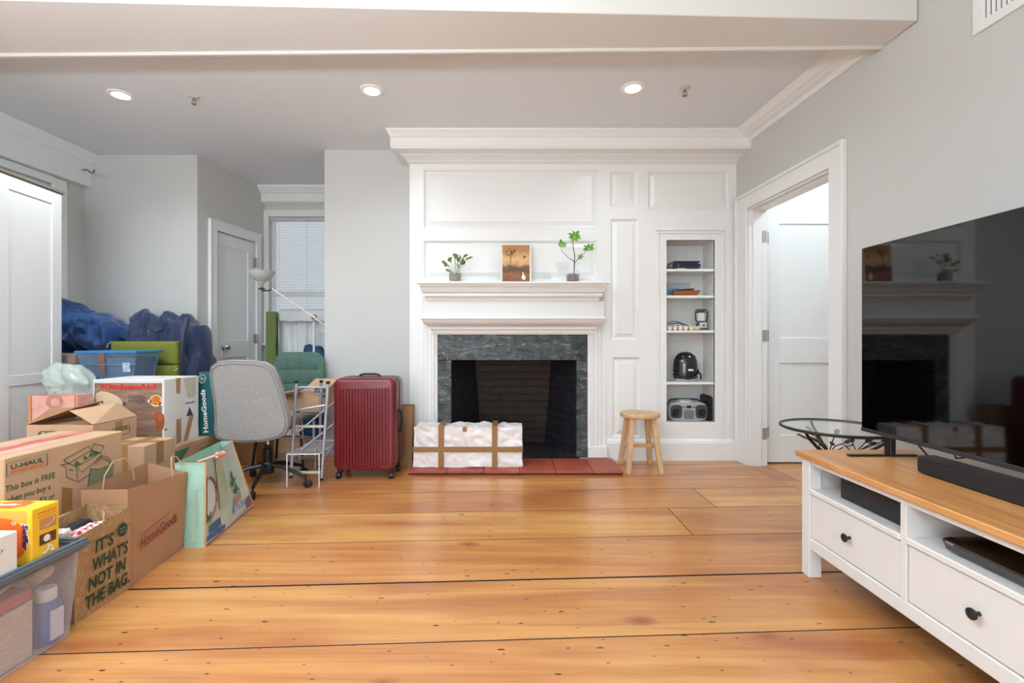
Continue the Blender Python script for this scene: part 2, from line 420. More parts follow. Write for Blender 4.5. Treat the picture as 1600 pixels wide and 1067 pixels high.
# slanted wall with door 1: local x along wall, local -y into the room
A1 = Vector((-2.99, 4.5, 0)); ang = math.atan2(.95, .116)
M1 = Matrix.Translation(A1) @ Matrix.Rotation(ang, 4, 'Z')       # local +x runs away from camera, local -y faces the room
sd = lambda d: (d-4.5)/math.sin(ang)
s_a, s_b = sd(4.733), sd(5.33)
mb = MB(M1); 
mb.box(0, s_a, 0, .12, 0, CEIL); mb.box(s_b, 1.05, 0, .12, 0, CEIL); mb.box(s_a, s_b, 0, .12, 2.16, CEIL)
mb.build('slanted_face', WALL, wg)
door1 = struct('door_1')
mb = MB(M1); mb.box(s_a-.095, s_a, -.022, 0, 0, 2.255); mb.box(s_b, s_b+.08, -.022, 0, 0, 2.255); mb.box(s_a, s_b, -.022, 0, 2.16, 2.255)
mb.box(s_a-.1, s_a-.085, -.03, 0, 0, 2.26); mb.box(s_a-.1, s_b+.085, -.03, 0, 2.245, 2.262)
mb.build('door_casing', DOORW, door1, bevel=.003)
mb = MB(M1); x0, x1 = s_a+.004, s_b-.004
dz = [(.1, .88), (1.06, 2.03)]
yy = .012
st = .1
for (a, b, c, d) in [(x0, x0+st, .01, 2.155), (x1-st, x1, .01, 2.155), (x0+st, x1-st, .01, .1+.1), (x0+st, x1-st, .88, 1.06), (x0+st, x1-st, 2.03, 2.155)]:
    mb.box(a, b, yy, yy+.035, c, d)
mb.build('door_leaf', DOORW, door1, bevel=.002)
for a, b in ((.2, .88), (1.06, 2.03)): MB(M1).box(x0+st-.002, x1-st+.002, yy+.012, yy+.03, a, b).build('door_panel', DOORW, door1)
kx = sd(4.5+.0) + 0
kd = 3.539/(450/740+.122); ks = sd(kd)
mb = MB(M1); mb.lathe([(0, 0), (.028, .001), (.028, -.006), (.01, -.01), (.01, -.035), (.022, -.042), (.027, -.055), (.022, -.067), (0, -.07)], (ks, yy, .985), 16, 'y')
mb.build('door_knob', CHROME, door1, smooth=True)
for z in (1.93, 1.08, .25):
    mb = MB(M1); mb.box(x1-.012, x1+.02, -.026, .014, z-.05, z+.05); mb.tube([M1.inverted() @ (M1 @ Vector((x1+.002, -.026, z-.05))), (x1+.002, -.026, z+.05)], .006); mb.build('hinge', STEEL, door1)
# alcove window wall at y 5.5
AW = 5.5
ww = MB(); qa = lambda px: (px-CX)/F*AW
wx0, wx1, wz0, wz1 = qa(421), -1.95, 1.05, H+191/F*AW
grid_wall(ww, -2.95, GX+.02, 0, CEIL, AW, [(wx0, wx1, wz0, wz1, .1)], .1)
ww.build('alcove_back', WALL, wg)
crA = [(5.5, CEIL), (5.36, CEIL), (5.365, 2.80), (5.40, 2.765), (5.41, 2.75), (5.43, 2.74), (5.43, 2.65), (5.45, 2.64), (5.5, 2.62)]
MB().sweep(crA, [lambda p: (-2.92, p[0], p[1]), lambda p: (GX+.01, p[0], p[1])]).build('alcove_crown', WHITE, struct('trim_4'))
win1 = struct('window_1')
mb = MB(); cs = .08
mb.box(wx0-cs, wx0, AW-.025, AW, wz0-.02, wz1+cs); mb.box(wx0, wx1+cs, AW-.025, AW, wz1, wz1+cs); mb.box(wx0-cs-.01, wx1+cs, AW-.06, AW, wz0-.05, wz0-.02)
mb.box(wx1, wx1+cs, AW-.025, AW, wz0-.02, wz1)
mb.build('window_frame', WHITE, win1, bevel=.004)
mb = MB()
for a, b, c, d in [(wx0, wx0+.04, wz0, wz1), (wx1-.04, wx1, wz0, wz1), (wx0+.04, wx1-.04, wz1-.04, wz1), (wx0+.04, wx1-.04, 1.57, 1.63), (wx0+.04, wx1-.04, wz0, wz0+.06)]: mb.box(a, b, AW+.05, AW+.085, c, d)
mb.build('sash', WHITE, win1, bevel=.003)
GLASS = mat('window_glass', (235, 245, 245), .02, alpha=.04)
MB().box(wx0+.03, wx1-.03, AW+.065, AW+.07, wz0+.03, wz1-.03).build('pane', GLASS, win1)
SLATM = mat('blind_slat', (240, 241, 242), .5)
_nt = SLATM.node_tree; _t = _nt.nodes.new('ShaderNodeBsdfTranslucent'); _m = _nt.nodes.new('ShaderNodeMixShader'); _m.inputs[0].default_value = .5
_t.inputs[0].default_value = (.9, .92, .95, 1)
_nt.links.new(_nt.nodes['Principled BSDF'].outputs[0], _m.inputs[1]); _nt.links.new(_t.outputs[0], _m.inputs[2]); _nt.links.new(_m.outputs[0], _nt.nodes['Material Output'].inputs[0])
def blinds(x0, x1, y, z0, z1, M=None, lab='', pitch=.0305):
    t = thing('window_blind', lab, 'blind', tuple((M or Matrix()) @ Vector(((x0+x1)/2, y, z0))))
    MB(M).box(x0, x1, y-.022, y+.022, z1-.035, z1).build('headrail', SLATM, t, bevel=.003)
    mb = MB(M); w = .0135; tl = math.radians(14)
    dy, dz_ = w*math.cos(tl), w*math.sin(tl)
    z = z1-.05
    vs = [(x0+.004, y-dy, z-dz_), (x1-.004, y-dy, z-dz_), (x1-.004, y+dy, z+dz_), (x0+.004, y+dy, z+dz_), (x0+.004, y, z+.0025), (x1-.004, y, z+.0025)]
    mb.add(vs, [(0, 1, 5, 4), (4, 5, 2, 3)])
    s0 = mb.build('slat', SLATM, t); n = int((z1-.05-z0)/pitch)
    for k in range(1, n):
        c = s0.copy(); COL.objects.link(c); c.parent = t; c.location = (0, 0, -k*pitch)
    mb = MB(M)
    for fx in (.12, .5, .88):
        xx = x0+(x1-x0)*fx; mb.tube([(xx, y-.014, z1-.03), (xx, y-.014, z0+.01)], .0018, 5)
    mb.build('ladder_cord', SLATM, t)
    MB(M).box(x0+.004, x1-.004, y-.014, y+.014, z0, z0+.014).build('bottom_rail', SLATM, t, bevel=.002)
    return t
blinds(wx0+.005, wx1-.005, AW+.02, 1.13, wz1-.004, lab='white slatted blind lowered over the alcove window behind the floor lamp')

# left wall with window 2
wl = struct('wall_left'); LX = -4.06
ML = Matrix(((0, -1, 0, LX), (1, 0, 0, 0), (0, 0, 1, 0), (0, 0, 0, 1)))   # local x -> +Y, local y -> -X
wy0, wy1, lz0, lz1 = 2.95, 4.17, .85, 2.44
mb = MB(ML); grid_wall(mb, -2.9, 4.55, 0, CEIL, 0, [(wy0, wy1, lz0, lz1, .12)], .12); mb.build('plaster', WALL, wl)
mb = MB(ML); mb.box(-2.8, 4.5, -.07, 0, 2.51, 2.735); mb.sweep([(0, CEIL), (-.13, CEIL), (-.128, 2.81), (-.105, 2.775), (-.09, 2.75), (-.085, 2.735), (-.07, 2.725), (0, 2.72)], [lambda p: (-2.8, p[0], p[1]), lambda p: (4.5, p[0], p[1])])
mb.build('boxed_beam', WHITE, struct('trim_5'), bevel=.002)
win2 = struct('window_2')
mb = MB(ML); mb.box(wy1, wy1+.13, -.025, 0, lz0-.05, lz1+.06); mb.box(wy0-.13, wy0, -.025, 0, lz0-.05, lz1+.06); mb.box(wy0, wy1, -.025, 0, lz1, lz1+.065)
mb.build('window_frame', WHITE, win2, bevel=.003)
mb = MB(ML)
for a, b, c, d in [(wy0, wy0+.04, lz0, lz1), (wy1-.04, wy1, lz0, lz1), (wy0+.04, wy1-.04, lz1-.04, lz1), (wy0+.04, wy1-.04, 1.6, 1.65), (wy0+.04, wy1-.04, lz0, lz0+.06)]: mb.box(a, b, .06, .09, c, d)
mb.build('sash', WHITE, win2)
MB(ML).box(wy0+.03, wy1-.03, .072, .076, lz0+.03, lz1-.03).build('pane', GLASS, win2)
blinds(wy0+.005, wy1-.005, .03, .9, lz1-.004, ML, 'white slatted blind just visible above the top of the white wardrobe')
br = tag(MB().tube([P(127.5, 275, 4.42), P(127.5, 265, 4.42)], .008).tube([P(127.5, 265.5, 4.42), P(136, 265, 4.36), P(140, 268, 4.34), P(143, 270, 4.32), P(147, 269, 4.30), P(147.5, 265, 4.30)], .006).build('curtain_bracket', mat('pewter', (110, 106, 100), .35, 1)), 'small grey metal curtain rod bracket on the boxed beam', 'bracket')

# right wall
wr = struct('wall_right')
MR = Matrix(((-.0608, -1, 0, 2.246), (1, 0, 0, 0), (0, 0, 1, 0), (0, 0, 0, 1)))   # local x -> along wall depth, local -y -> into ... (+X is -y)
DY0, DY1, DZ = 3.05, 4.02, 2.18
mb = MB(MR)
mb.box(-2.9, DY0, -.15, 0, 0, CEIL); mb.box(DY0, DY1, -.15, 0, DZ, CEIL); mb.box(DY1, 4.30, -.15, 0, 0, CEIL); mb.build('plaster', WALL, wr)
mb = MB(MR); cp = [(0, CEIL), (.14, CEIL), (.138, 2.812), (.12, 2.80), (.10, 2.785), (.075, 2.776), (.065, 2.770), (.05, 2.765), (.028, 2.758), (.02, 2.75), (.018, 2.728), (0, 2.728)]
mb.sweep(cp, [lambda p: (2.63, p[0], p[1]), lambda p: (4.19, p[0], p[1])]).build('right_crown', WHITE, struct('trim_6'))
door2 = struct('door_2')
mb = MB(MR); cw = .115
for a, b, c, d in [(DY0-cw, DY0+.006, 0, DZ+cw), (DY1-.006, DY1+cw+.03, 0, DZ+cw), (DY0+.006, DY1-.006, DZ-.006, DZ+cw)]: mb.box(a, b, 0, .02, c, d)
for a, b, c, d in [(DY0-cw-.012, DY0-cw+.012, 0, DZ+cw+.012), (DY1+cw+.018, DY1+cw+.042, 0, DZ+cw+.012), (DY0-cw, DY1+cw+.03, DZ+cw-.012, DZ+cw+.012)]: mb.box(a, b, 0, .034, c, d)
mb.build('door_casing', WHITE, door2, bevel=.003)
mb = MB(MR); mb.box(DY1-.02, DY1+.001, -.155, 0, 0, DZ); mb.box(DY0, DY0+.02, -.155, 0, 0, DZ); mb.box(DY0, DY1, -.155, 0, DZ-.02, DZ)
mb.box(DY1-.032, DY1-.02, -.10, -.03, 0, DZ-.02); mb.box(DY0+.02, DY1-.032, -.10, -.03, DZ-.032, DZ-.02)
mb.build('door_jamb', WHITE, door2, bevel=.002)
yd = 4.075; dx0, dx1 = 395.5/F*yd, 395.5/F*yd+.92
mb = MB()
sx = 418/F*yd
for a, b, c, d in [(dx0, sx, .012, 2.184), (dx1-.13, dx1, .012, 2.184), (sx, dx1-.13, .012, .243), (sx, dx1-.13, .866, 1.081), (sx, dx1-.13, 2.062, 2.184)]: mb.box(a, b, yd, yd+.04, c, d)
mb.build('door_leaf', DOORW, door2, bevel=.002)
for a, b in ((.243, .866), (1.081, 2.062)): MB().box(sx-.002, dx1-.128, yd+.012, yd+.03, a, b).build('door_panel', DOORW, door2)
for py in (371, 524.5, 676):
    z = H-(py-CY)/F*4.04
    mb = MB(); mb.box(2.115, 2.15, 3.995, 4.0, z-.048, z+.048); mb.box(dx0, dx0+.03, yd-.004, yd, z-.048, z+.048); mb.tube([(2.158, 4.035, z-.05), (2.158, 4.035, z+.05)], .009, 10)
    mb.hexa([(2.15, 3.995, z-.048), (dx0+.004, yd-.004, z-.048), (dx0+.004, yd, z-.048), (2.15, 4.0, z-.048)], [(2.15, 3.995, z+.048), (dx0+.004, yd-.004, z+.048), (dx0+.004, yd, z+.048), (2.15, 4.0, z+.048)])
    mb.build('hinge', mat('satin_steel', (176, 174, 170), .45, .6), door2, bevel=.001)
# next room shell
nr = struct('wall_next_room')
mb = MB(); mb.box(2.0, 4.1, 4.22, 4.3, 0, CEIL); mb.box(4.1, 4.2, 1.5, 4.3, 0, CEIL); mb.box(2.32, 4.1, 1.5, 1.6, 0, CEIL); mb.build('plaster', DOORW, nr)
# rear wall and its windows (behind the camera)
wrr = struct('wall_rear')
mb = MB(Matrix(((-1, 0, 0, 0), (0, -1, 0, 0), (0, 0, 1, 0), (0, 0, 0, 1)))); grid_wall(mb, -2.5, 4.1, 0, CEIL, 2.85, [(-.8, 2.8, .6, 2.4, .1)], .1); mb.build('plaster', WALL, wrr)

# ceiling lamps, sprinklers, vent
LAMP = mat('lamp_lens', (255, 250, 240), .5, emit=14)
RING = mat('lamp_ring', (245, 244, 240), .4)
rl = thing('recessed_light', 'x', 'ceiling light', (0, 0, CEIL), 'recessed ceiling lights')
ORG[rl.name] = Vector((0, 0, 0))
MB().lathe([(.052, -.002), (.052, -.006), (.056, -.009), (.078, -.007), (.082, 0)], (0, 0, 0), 32).build('trim_ring', RING, rl, smooth=True, local=True)
MB().lathe([(.0, -.0065), (.05, -.0068), (.05, -.0095), (0, -.0105)], (0, 0, 0), 32).build('lens', LAMP, rl, local=True)
ll = ['round recessed light at the left of the ceiling, above the blue bags', 'round recessed light in the middle of the ceiling, left of the chimney crown', 'round recessed light at the right of the ceiling, above the shelf niche']
for i, (x, y) in enumerate(SPOTS):
    o = rl if i == 0 else dup(rl); o.location = (x, y, CEIL); o['label'] = ll[i]
for x, y in REAR_FILL:  # fixtures of the added fill downlights, out of view
    o = dup(rl); o.location = (x, y, CEIL); o['label'] = 'added unseen fill light, %s one of the %s row behind the beam' % ({-2.8: 'left', -.98: 'middle', .84: 'right'}[x], 'nearer' if y > 0 else 'rear'); o['group'] = 'added fill lights behind the beam'
for (x, y), lb in zip([(-2.295, 3.417), (1.204, 3.30)], ['left chrome fire sprinkler on the ceiling beside the left light', 'right chrome fire sprinkler on the ceiling right of the right light']):
    t = thing('sprinkler', lb, 'sprinkler', (x, y, CEIL), 'ceiling sprinklers')
    MB().lathe([(.012, -.012), (.03, -.006), (.04, -.001), (.04, 0)], (x, y, CEIL), 20).build('escutcheon', mat('sprinkler_white', (206, 204, 200), .5), t, smooth=True)
    mb = MB(); mb.tube([(x, y, CEIL-.01), (x, y, CEIL-.03)], .008); mb.tube([(x-.012, y, CEIL-.026), (x-.012, y, CEIL-.045), (x, y, CEIL-.052), (x+.012, y, CEIL-.045), (x+.012, y, CEIL-.026)], .003, 6)
    mb.lathe([(.016, -.056), (.016, -.053)], (x, y, CEIL), 12); mb.build('head', mat('sprinkler_grey', (120, 118, 114), .45), t)
vt = thing('air_vent', 'white metal air vent grille high on the right wall', 'vent', tuple(MR @ Vector((1.75, 0, 2.5))))
v0, v1, vz0, vz1 = 1.45, 2.165, 2.455, 2.70
mb = MB(MR)
for a, b, c, d in [(v0, v0+.045, vz0, vz1), (v1-.045, v1, vz0, vz1), (v0+.045, v1-.045, vz0, vz0+.045), (v0+.045, v1-.045, vz1-.045, vz1)]: mb.box(a, b, 0, .012, c, d)
mb.build('frame', WHITE, vt, bevel=.003)
MB(MR).box(v0+.04, v1-.04, .0005, .002, vz0+.04, vz1-.04).build('duct_shade', mat('duct_shadow', (90, 88, 84), .8), vt)  # flat grey sheet, the shade behind the slats put in as colour
k = v0+.055
while k < v1-.05:
    MB(MR).hexa([(k, .003, vz0+.045), (k+.003, .003, vz0+.045), (k+.010, .011, vz0+.045), (k+.007, .011, vz0+.045)], [(k, .003, vz1-.045), (k+.003, .003, vz1-.045), (k+.010, .011, vz1-.045), (k+.007, .011, vz1-.045)]).build('slat', WHITE, vt); k += .021

# ------------------------------------------------------------------ fireplace
fp = thing('fireplace', 'white painted wooden fireplace surround with dark marble slips and black brick firebox', 'fireplace', (0, YW, 0))
SX0, SX1 = -.803, .822
MB().box(SX0, SX1, 3.945, YW, 1.535, 1.552).build('mantel_shelf', WHITE, fp, bevel=.004, seg=2)
# stepped bed mould under the shelf
def mould(prof, xl, xr, k=1.0):
    "prof of (y,z); returns on both ends"
    mb = MB()
    off = lambda p: (YW-p[0])*k
    return mb.sweep(prof, [lambda p: (xl-off(p), YW, p[1]), lambda p: (xl-off(p), p[0], p[1]), lambda p: (xr+off(p), p[0], p[1]), lambda p: (xr+off(p), YW, p[1])])
prof = [(YW, 1.535), (3.965, 1.535), (3.97, 1.52), (3.985, 1.505), (3.99, 1.49), (3.995, 1.488), (4.0, 1.47), (4.02, 1.462), (4.02, 1.435), (4.055, 1.43), (4.062, 1.405), (4.075, 1.40), (4.075, 1.392), (YW, 1.392)]
mould(prof, -.665, .68, .5).build('bed_moulding', WHITE, fp)
MB().box(-.775, .80, 4.09, YW-.002, 1.25, 1.40).build('frieze', WHITE, fp, bevel=.003)
prof = [(YW, 1.262), (4.03, 1.262), (4.025, 1.256), (4.025, 1.245), (4.035, 1.238), (4.045, 1.222), (4.06, 1.205), (4.085, 1.19), (4.10, 1.18), (4.11, 1.178), (4.115, 1.155), (4.13, 1.148), (4.135, 1.13), (4.145, 1.112), (YW, 1.112)]
mould(prof, -.655, .67, .72).build('lower_moulding', WHITE, fp)
for a, b, pl in ((-.818, -.655, 0), (.666, .835, 1)):
    s = 1 if pl else -1
    inn, out = (a, b) if pl else (b, a)
    mb = MB(); pr = [(0, 0), (0, -.035), (.012, -.04), (.02, -.04), (.028, -.05), (.045, -.05), (.052, -.034), (.09, -.034), (.095, -.026), (.12, -.026), (.128, -.014), (.165, -.014), (.165, 0)]
    mb.sweep([(inn+s*u, YW+v) for u, v in pr], [lambda p: (p[0], p[1], .10 if pl else .0315), lambda p: (p[0], p[1], 1.25)])
    mb.build('pilaster', WHITE, fp)
    MB().box(min(inn+s*.0, inn+s*.172), max(inn+s*.0, inn+s*.172), YW-.06, YW, .0315, .13).build('plinth', WHITE, fp, bevel=.004)
MARB = mat('green_black_marble', (22, 27, 28), .42, rgb2=(76, 84, 84), scale=7, bump=.03, bscale=12)
_nt = MARB.node_tree; _b = _nt.nodes['Principled BSDF']; _tc = _nt.nodes['Texture Coordinate']
def marb():
    nt = MARB.node_tree; N = nt.nodes; L = nt.links; b = N['Principled BSDF']
    mx = b.inputs['Base Color'].links[0].from_node
    for n in N:
        if n.type == 'TEX_NOISE': n.inputs['Distortion'].default_value = 1.8; n.inputs['Detail'].default_value = 8
    mp = N.new('ShaderNodeMapping'); mp.inputs['Rotation'].default_value = (0, .9, 0); mp.inputs['Scale'].default_value = (1.2, 1, 6); L.new(_tc.outputs['Object'], mp.inputs[0])
    w = N.new('ShaderNodeTexNoise'); w.inputs['Scale'].default_value = 2.4; w.inputs['Detail'].default_value = 6; w.inputs['Distortion'].default_value = 1.2; L.new(mp.outputs[0], w.inputs[0])
    r = N.new('ShaderNodeValToRGB'); e = r.color_ramp; e.elements[0].position = .485; e.elements[0].color = (0, 0, 0, 1); e.elements[1].position = .5; e.elements[1].color = (1, 1, 1, 1)
    x = e.elements.new(.515); x.color = (0, 0, 0, 1); L.new(w.outputs[0], r.inputs[0])
    ml = N.new('ShaderNodeMath'); ml.operation = 'MULTIPLY'; ml.inputs[1].default_value = .55; L.new(r.outputs[0], ml.inputs[0])
    m2 = N.new('ShaderNodeMix'); m2.data_type = 'RGBA'; L.new(ml.outputs[0], m2.inputs[0]); L.new(mx.outputs[2], m2.inputs[6]); m2.inputs[7].default_value = lin((175, 180, 178))+(1,)
    L.new(m2.outputs[2], b.inputs['Base Color'])
marb()
OX0, OX1, OZ = -.535, .569, .885
yc = 4.175
MB().box(-.655, .666, yc, yc+.05, OZ, 1.12).build('marble_lintel', MARB, fp, bevel=.003)
MB().box(-.655, OX0, yc+.002, yc+.05, .03, OZ-.002).build('marble_slip', MARB, fp, bevel=.003)
MB().box(OX1, .666, yc+.002, yc+.05, .03, OZ-.002).build('marble_slip', MARB, fp, bevel=.003)
BRK = mat('soot_black_brick', (38, 37, 42), .4, var=.35, scale=20, bump=.25, bscale=45)
BRK2 = mat('brown_black_brick', (50, 38, 31), .6, var=.3, scale=12, bump=.25, bscale=45)
MORT = mat('sooty_mortar', (62, 58, 55), .9, rgb2=(24, 22, 21), scale=5)
def brick_patch(parent, bl_, br_, tr_, tl_, rows, cols, m, g=.03, proud=.010, nm='brick'):
    bl_, br_, tr_, tl_ = map(Vector, (bl_, br_, tr_, tl_)); nrm = (br_-bl_).cross(tl_-bl_).normalized()
    pt = lambda u, v: (bl_*(1-u)+br_*u)*(1-v)+(tl_*(1-u)+tr_*u)*v
    for r in range(rows):
        off = (.5 if r % 2 else 0)
        us = [0]+[(c+off)/cols for c in range(cols+1) if 0 < (c+off)/cols < 1]+[1]
        for i in range(len(us)-1):
            u0, u1 = us[i]+g*.5/cols*1.0, us[i+1]-g*.5/cols
            v0, v1 = (r+.045)/rows, (r+.955)/rows; j = proud*random.uniform(.75, 1.25)
            b4 = [pt(u0, v0), pt(u1, v0), pt(u1, v1), pt(u0, v1)]
            MB().hexa([p-nrm*.002 for p in b4], [p+nrm*j for p in b4]).build(nm, m, parent)
fb = MB()
L0, R0, LB, RB = (OX0-.02, 4.222), (OX1+.02, 4.222), (-.315, 4.80), (.335, 4.80)
fz, TZ = .03, 1.04
bt = 4.58
fb.add([(L0[0], L0[1], fz), (LB[0], LB[1], fz), (LB[0]-.06, bt, TZ), (L0[0], L0[1], TZ)], [(0, 1, 2, 3)])
fb.add([(RB[0], RB[1], fz), (R0[0], R0[1], fz), (R0[0], R0[1], TZ), (RB[0]+.06, bt, TZ)], [(0, 1, 2, 3)])
fb.add([(LB[0], LB[1], fz), (RB[0], RB[1], fz), (RB[0]+.06, bt, TZ), (LB[0]-.06, bt, TZ)], [(0, 1, 2, 3)])
fb.add([(-.7, 4.19, fz-.004), (.7, 4.19, fz-.004), (.7, 4.85, fz-.004), (-.7, 4.85, fz-.004)], [(0, 1, 2, 3)])
fb.add([(-.7, 4.19, TZ), (.7, 4.19, TZ), (.7, 4.85, TZ), (-.7, 4.85, TZ)], [(0, 1, 2, 3)])
firebox = fb.build('firebox', MORT, fp)
brick_patch(firebox, (L0[0], L0[1], fz), (LB[0], LB[1], fz), (LB[0]-.06, bt, TZ), (L0[0], L0[1], TZ), 14, 3, BRK)
brick_patch(firebox, (RB[0], RB[1], fz), (R0[0], R0[1], fz), (R0[0], R0[1], TZ), (RB[0]+.06, bt, TZ), 14, 3, BRK)
brick_patch(firebox, (LB[0], LB[1], fz), (RB[0], RB[1], fz), (RB[0]+.06, bt, TZ), (LB[0]-.06, bt, TZ), 14, 3, BRK2)
brick_patch(firebox, (-.535, 4.13, fz-.004), (.569, 4.13, fz-.004), (.36, 4.79, fz-.004), (-.34, 4.79, fz-.004), 5, 5, BRK, proud=.005)
# hearth
hearth = thing('hearth', 'low red clay tile hearth in front of the fireplace', 'hearth', (0, 3.95, 0))
MB().box(-.815, .875, 3.738, 4.14, 0, .018).build('hearth_bed', mat('hearth_mortar', (70, 40, 34), .9), hearth)
TILE = mat('red_clay_tile', (150, 66, 48), .5, rgb2=(172, 84, 62), scale=4, bump=.05, bscale=30)
xt = [-.818, -.52, -.227, .06, .344, .64, .878]
for i in range(6):
    y0 = 3.728+random.uniform(-.004, .004)
    MB().box(xt[i]+.002, xt[i+1]-.002, y0, 4.135, .012, .03+random.uniform(-.001, .0015)).build('tile', TILE, hearth, bevel=.003)

# ------------------------------------------------------------------ things on the mantel
SH = 1.552
def jar(x, y, z, r, h, lab, soil, cat='plant'):
    t = thing('potted_plant', lab, cat, (x, y, z), 'plants in glass jars on the mantel')
    J = mat('jar_glass', (235, 235, 238), .03, alpha=.10, spec=.8)
    MB().lathe([(0, 0), (r*.75, 0), (r*.95, h*.12), (r, h*.45), (r*.95, h*.75), (r*.8, h*.9), (r*.86, h), (r*.82, h), (r*.76, h*.9), (r*.9, h*.74), (r*.94, h*.45), (r*.88, h*.15), (0, h*.1)], (x, y, z), 24).build('glass_jar', J, t, smooth=True)
    MB().lathe([(0, h*.11), (r*.85, h*.16), (r*.91, h*.45), (r*.88, h*.66), (0, h*.68)], (x, y, z), 20).build('soil', soil, t, smooth=True)
    return t
SOIL1 = mat('roots_in_water', (96, 70, 58), .6, rgb2=(160, 130, 105), scale=45)
SOIL2 = mat('brown_soil', (58, 26, 20), .6, rgb2=(92, 48, 38), scale=60)
LEAFD = mat('dull_green_leaf', (98, 118, 58), .45, rgb2=(132, 142, 84), scale=14)
LEAFG = mat('bright_green_leaf', (92, 150, 52), .4, rgb2=(128, 184, 78), scale=14)
STEM = mat('plant_stem', (66, 56, 44), .6); STEMG = mat('green_stem', (120, 130, 80), .5)
yj = 4.03
c = P(711, 438, yj); t = jar(c.x, yj, SH, .055, .115, 'small leafy plant with drooping dull green leaves in a glass jar on the mantel left', SOIL1)
mb = MB(); sm = MB()
for tx, ty, bx, w in [(697, 411, 708, .028), (703, 402, 709, .03), (700, 421, 709, .03), (706, 424, 710, .024), (712, 396, 711, .032), (718, 400, 712, .05), (722, 404, 713, .04), (733, 399, 714, .014), (727, 394, 713, .018), (715, 413, 712, .03), (694, 407, 708, .02), (710, 394, 711, .016), (724, 408, 713, .03)]:
    d = yj-.03+random.uniform(-.03, .05); b = P(bx, 430, yj); tp = P(tx, ty, d)
    mid = b.lerp(tp, .75); mid.z += .01
    sm.tube([b, b.lerp(mid, .5)+Vector((0, 0, .008)), mid], .0018, 5)
    mb.leaf(mid, tp+Vector(((tp.x-b.x)*.3, -.01, random.uniform(-.03, .0))), w*1.7, (random.uniform(-.3, .3), -.8, .4))
    mb.leaf(mid+Vector((.004, .01, -.01)), mid.lerp(tp, .9)+Vector((random.uniform(-.02, .02), 0, -.015)), w, (random.uniform(-.4, .4), -.8, .5))
sm.build('stem', STEMG, t); tag(mb.build('leaves', LEAFD, t), kind='stuff')
c = P(895, 438, yj); t = jar(c.x, yj, SH, .058, .105, 'tall branching plant with bright green leaf clusters in a glass jar, right on the mantel', SOIL2)
pp = lambda a, b, dd=0: P(a, b, yj+dd)
MB().tube([pp(897, 430), pp(897.5, 410), pp(898, 400), pp(895.5, 385), pp(895, 372)], [.005, .0045, .004, .003, .0025], 6).tube([pp(898, 409), pp(890, 404), pp(881, 396), pp(877.5, 390)], [.003, .0025, .002, .002], 6).tube([pp(898, 410), pp(908, 400), pp(917, 391)], [.003, .0025, .002], 6).tube([pp(900, 408), pp(905, 402)], .002, 6).build('stem', STEM, t)
for cx, cy, R, n in [(898, 370, 9.5, 8), (878, 382, 7.5, 7), (920, 388, 8, 7), (906, 402, 5.5, 6)]:
    c = pp(cx, cy)
    for k in range(n):
        a = 2*math.pi*k/n+cx; r = R/F*yj*random.uniform(.9, 1.3)
        tp = c+Vector((math.cos(a)*r, -.02+random.uniform(-.02, .02), math.sin(a)*r*.75))
        MB().leaf(c.lerp(tp, .1), tp, r*.55, (random.uniform(-.3, .3), -1, .5)).build('leaf', LEAFG, t)
    MB().tube([c, c+Vector((0, -.008, .012))], .004, 6).build('leaf_bud', LEAFG, t)
# picture
ym = 4.09
pic = thing('framed_picture', 'small sepia palm tree painting in a pale frame leaning on the mantel', 'picture', (P(806, 0, ym).x, ym, SH))
x0, x1 = P(782.5, 0, ym).x, P(830, 0, ym).x; z0 = SH; z1 = P(0, 380, ym).z
lean = Matrix.Translation((0, ym, z0)) @ Matrix.Rotation(-math.radians(5), 4, 'X') @ Matrix.Translation((0, -ym, -z0))
FRM = mat('pale_maple', (232, 220, 206), .5)
mb = MB(lean); fw = .014
for a, b, c, d in [(x0, x0+fw, z0, z1), (x1-fw, x1, z0, z1), (x0+fw, x1-fw, z0, z0+fw*.7), (x0+fw, x1-fw, z1-fw, z1)]: mb.box(a, b, ym-.012, ym+.012, c, d)
mb.build('frame', FRM, pic, bevel=.001)
PAINT = mat('sepia_painting', (206, 150, 88), .5)
def paintmat():
    nt = PAINT.node_tree; N = nt.nodes; L = nt.links; b = N['Principled BSDF']; tc = N['Texture Coordinate']
    sp = N.new('ShaderNodeSeparateXYZ'); L.new(tc.outputs['Generated'], sp.inputs[0])
    nz = N.new('ShaderNodeTexNoise'); nz.inputs['Scale'].default_value = 5; nz.inputs['Detail'].default_value = 6; L.new(tc.outputs['Generated'], nz.inputs[0])
    ad = N.new('ShaderNodeMath'); ad.operation = 'MULTIPLY_ADD'; ad.inputs[1].default_value = .28; L.new(nz.outputs[0], ad.inputs[0]); L.new(sp.outputs['Z'], ad.inputs[2])
    r = N.new('ShaderNodeValToRGB'); e = r.color_ramp; e.elements[0].position = .12; e.elements[0].color = lin((112, 66, 34))+(1,)
    e.elements[1].position = 1.1 if False else 1.0; e.elements[1].color = lin((176, 122, 70))+(1,)
    for p, c in ((.36, (150, 92, 50)), (.46, (92, 62, 42)), (.55, (120, 88, 62)), (.62, (205, 158, 105)), (.78, (226, 178, 118))):
        x = e.elements.new(p); x.color = lin(c)+(1,)
    L.new(ad.outputs[0], r.inputs[0]); L.new(r.outputs[0], b.inputs['Base Color'])
paintmat()
MB(lean).box(x0+fw-.001, x1-fw+.001, ym-.004, ym+.008, z0+fw*.6, z1-fw+.001).build('canvas', PAINT, pic)
mb = MB(lean); W_, H_ = x1-x0-2*fw, z1-z0-2*fw
U = lambda u, v: Vector((x0+fw+W_*u, ym-.0048, z0+fw+H_*v))
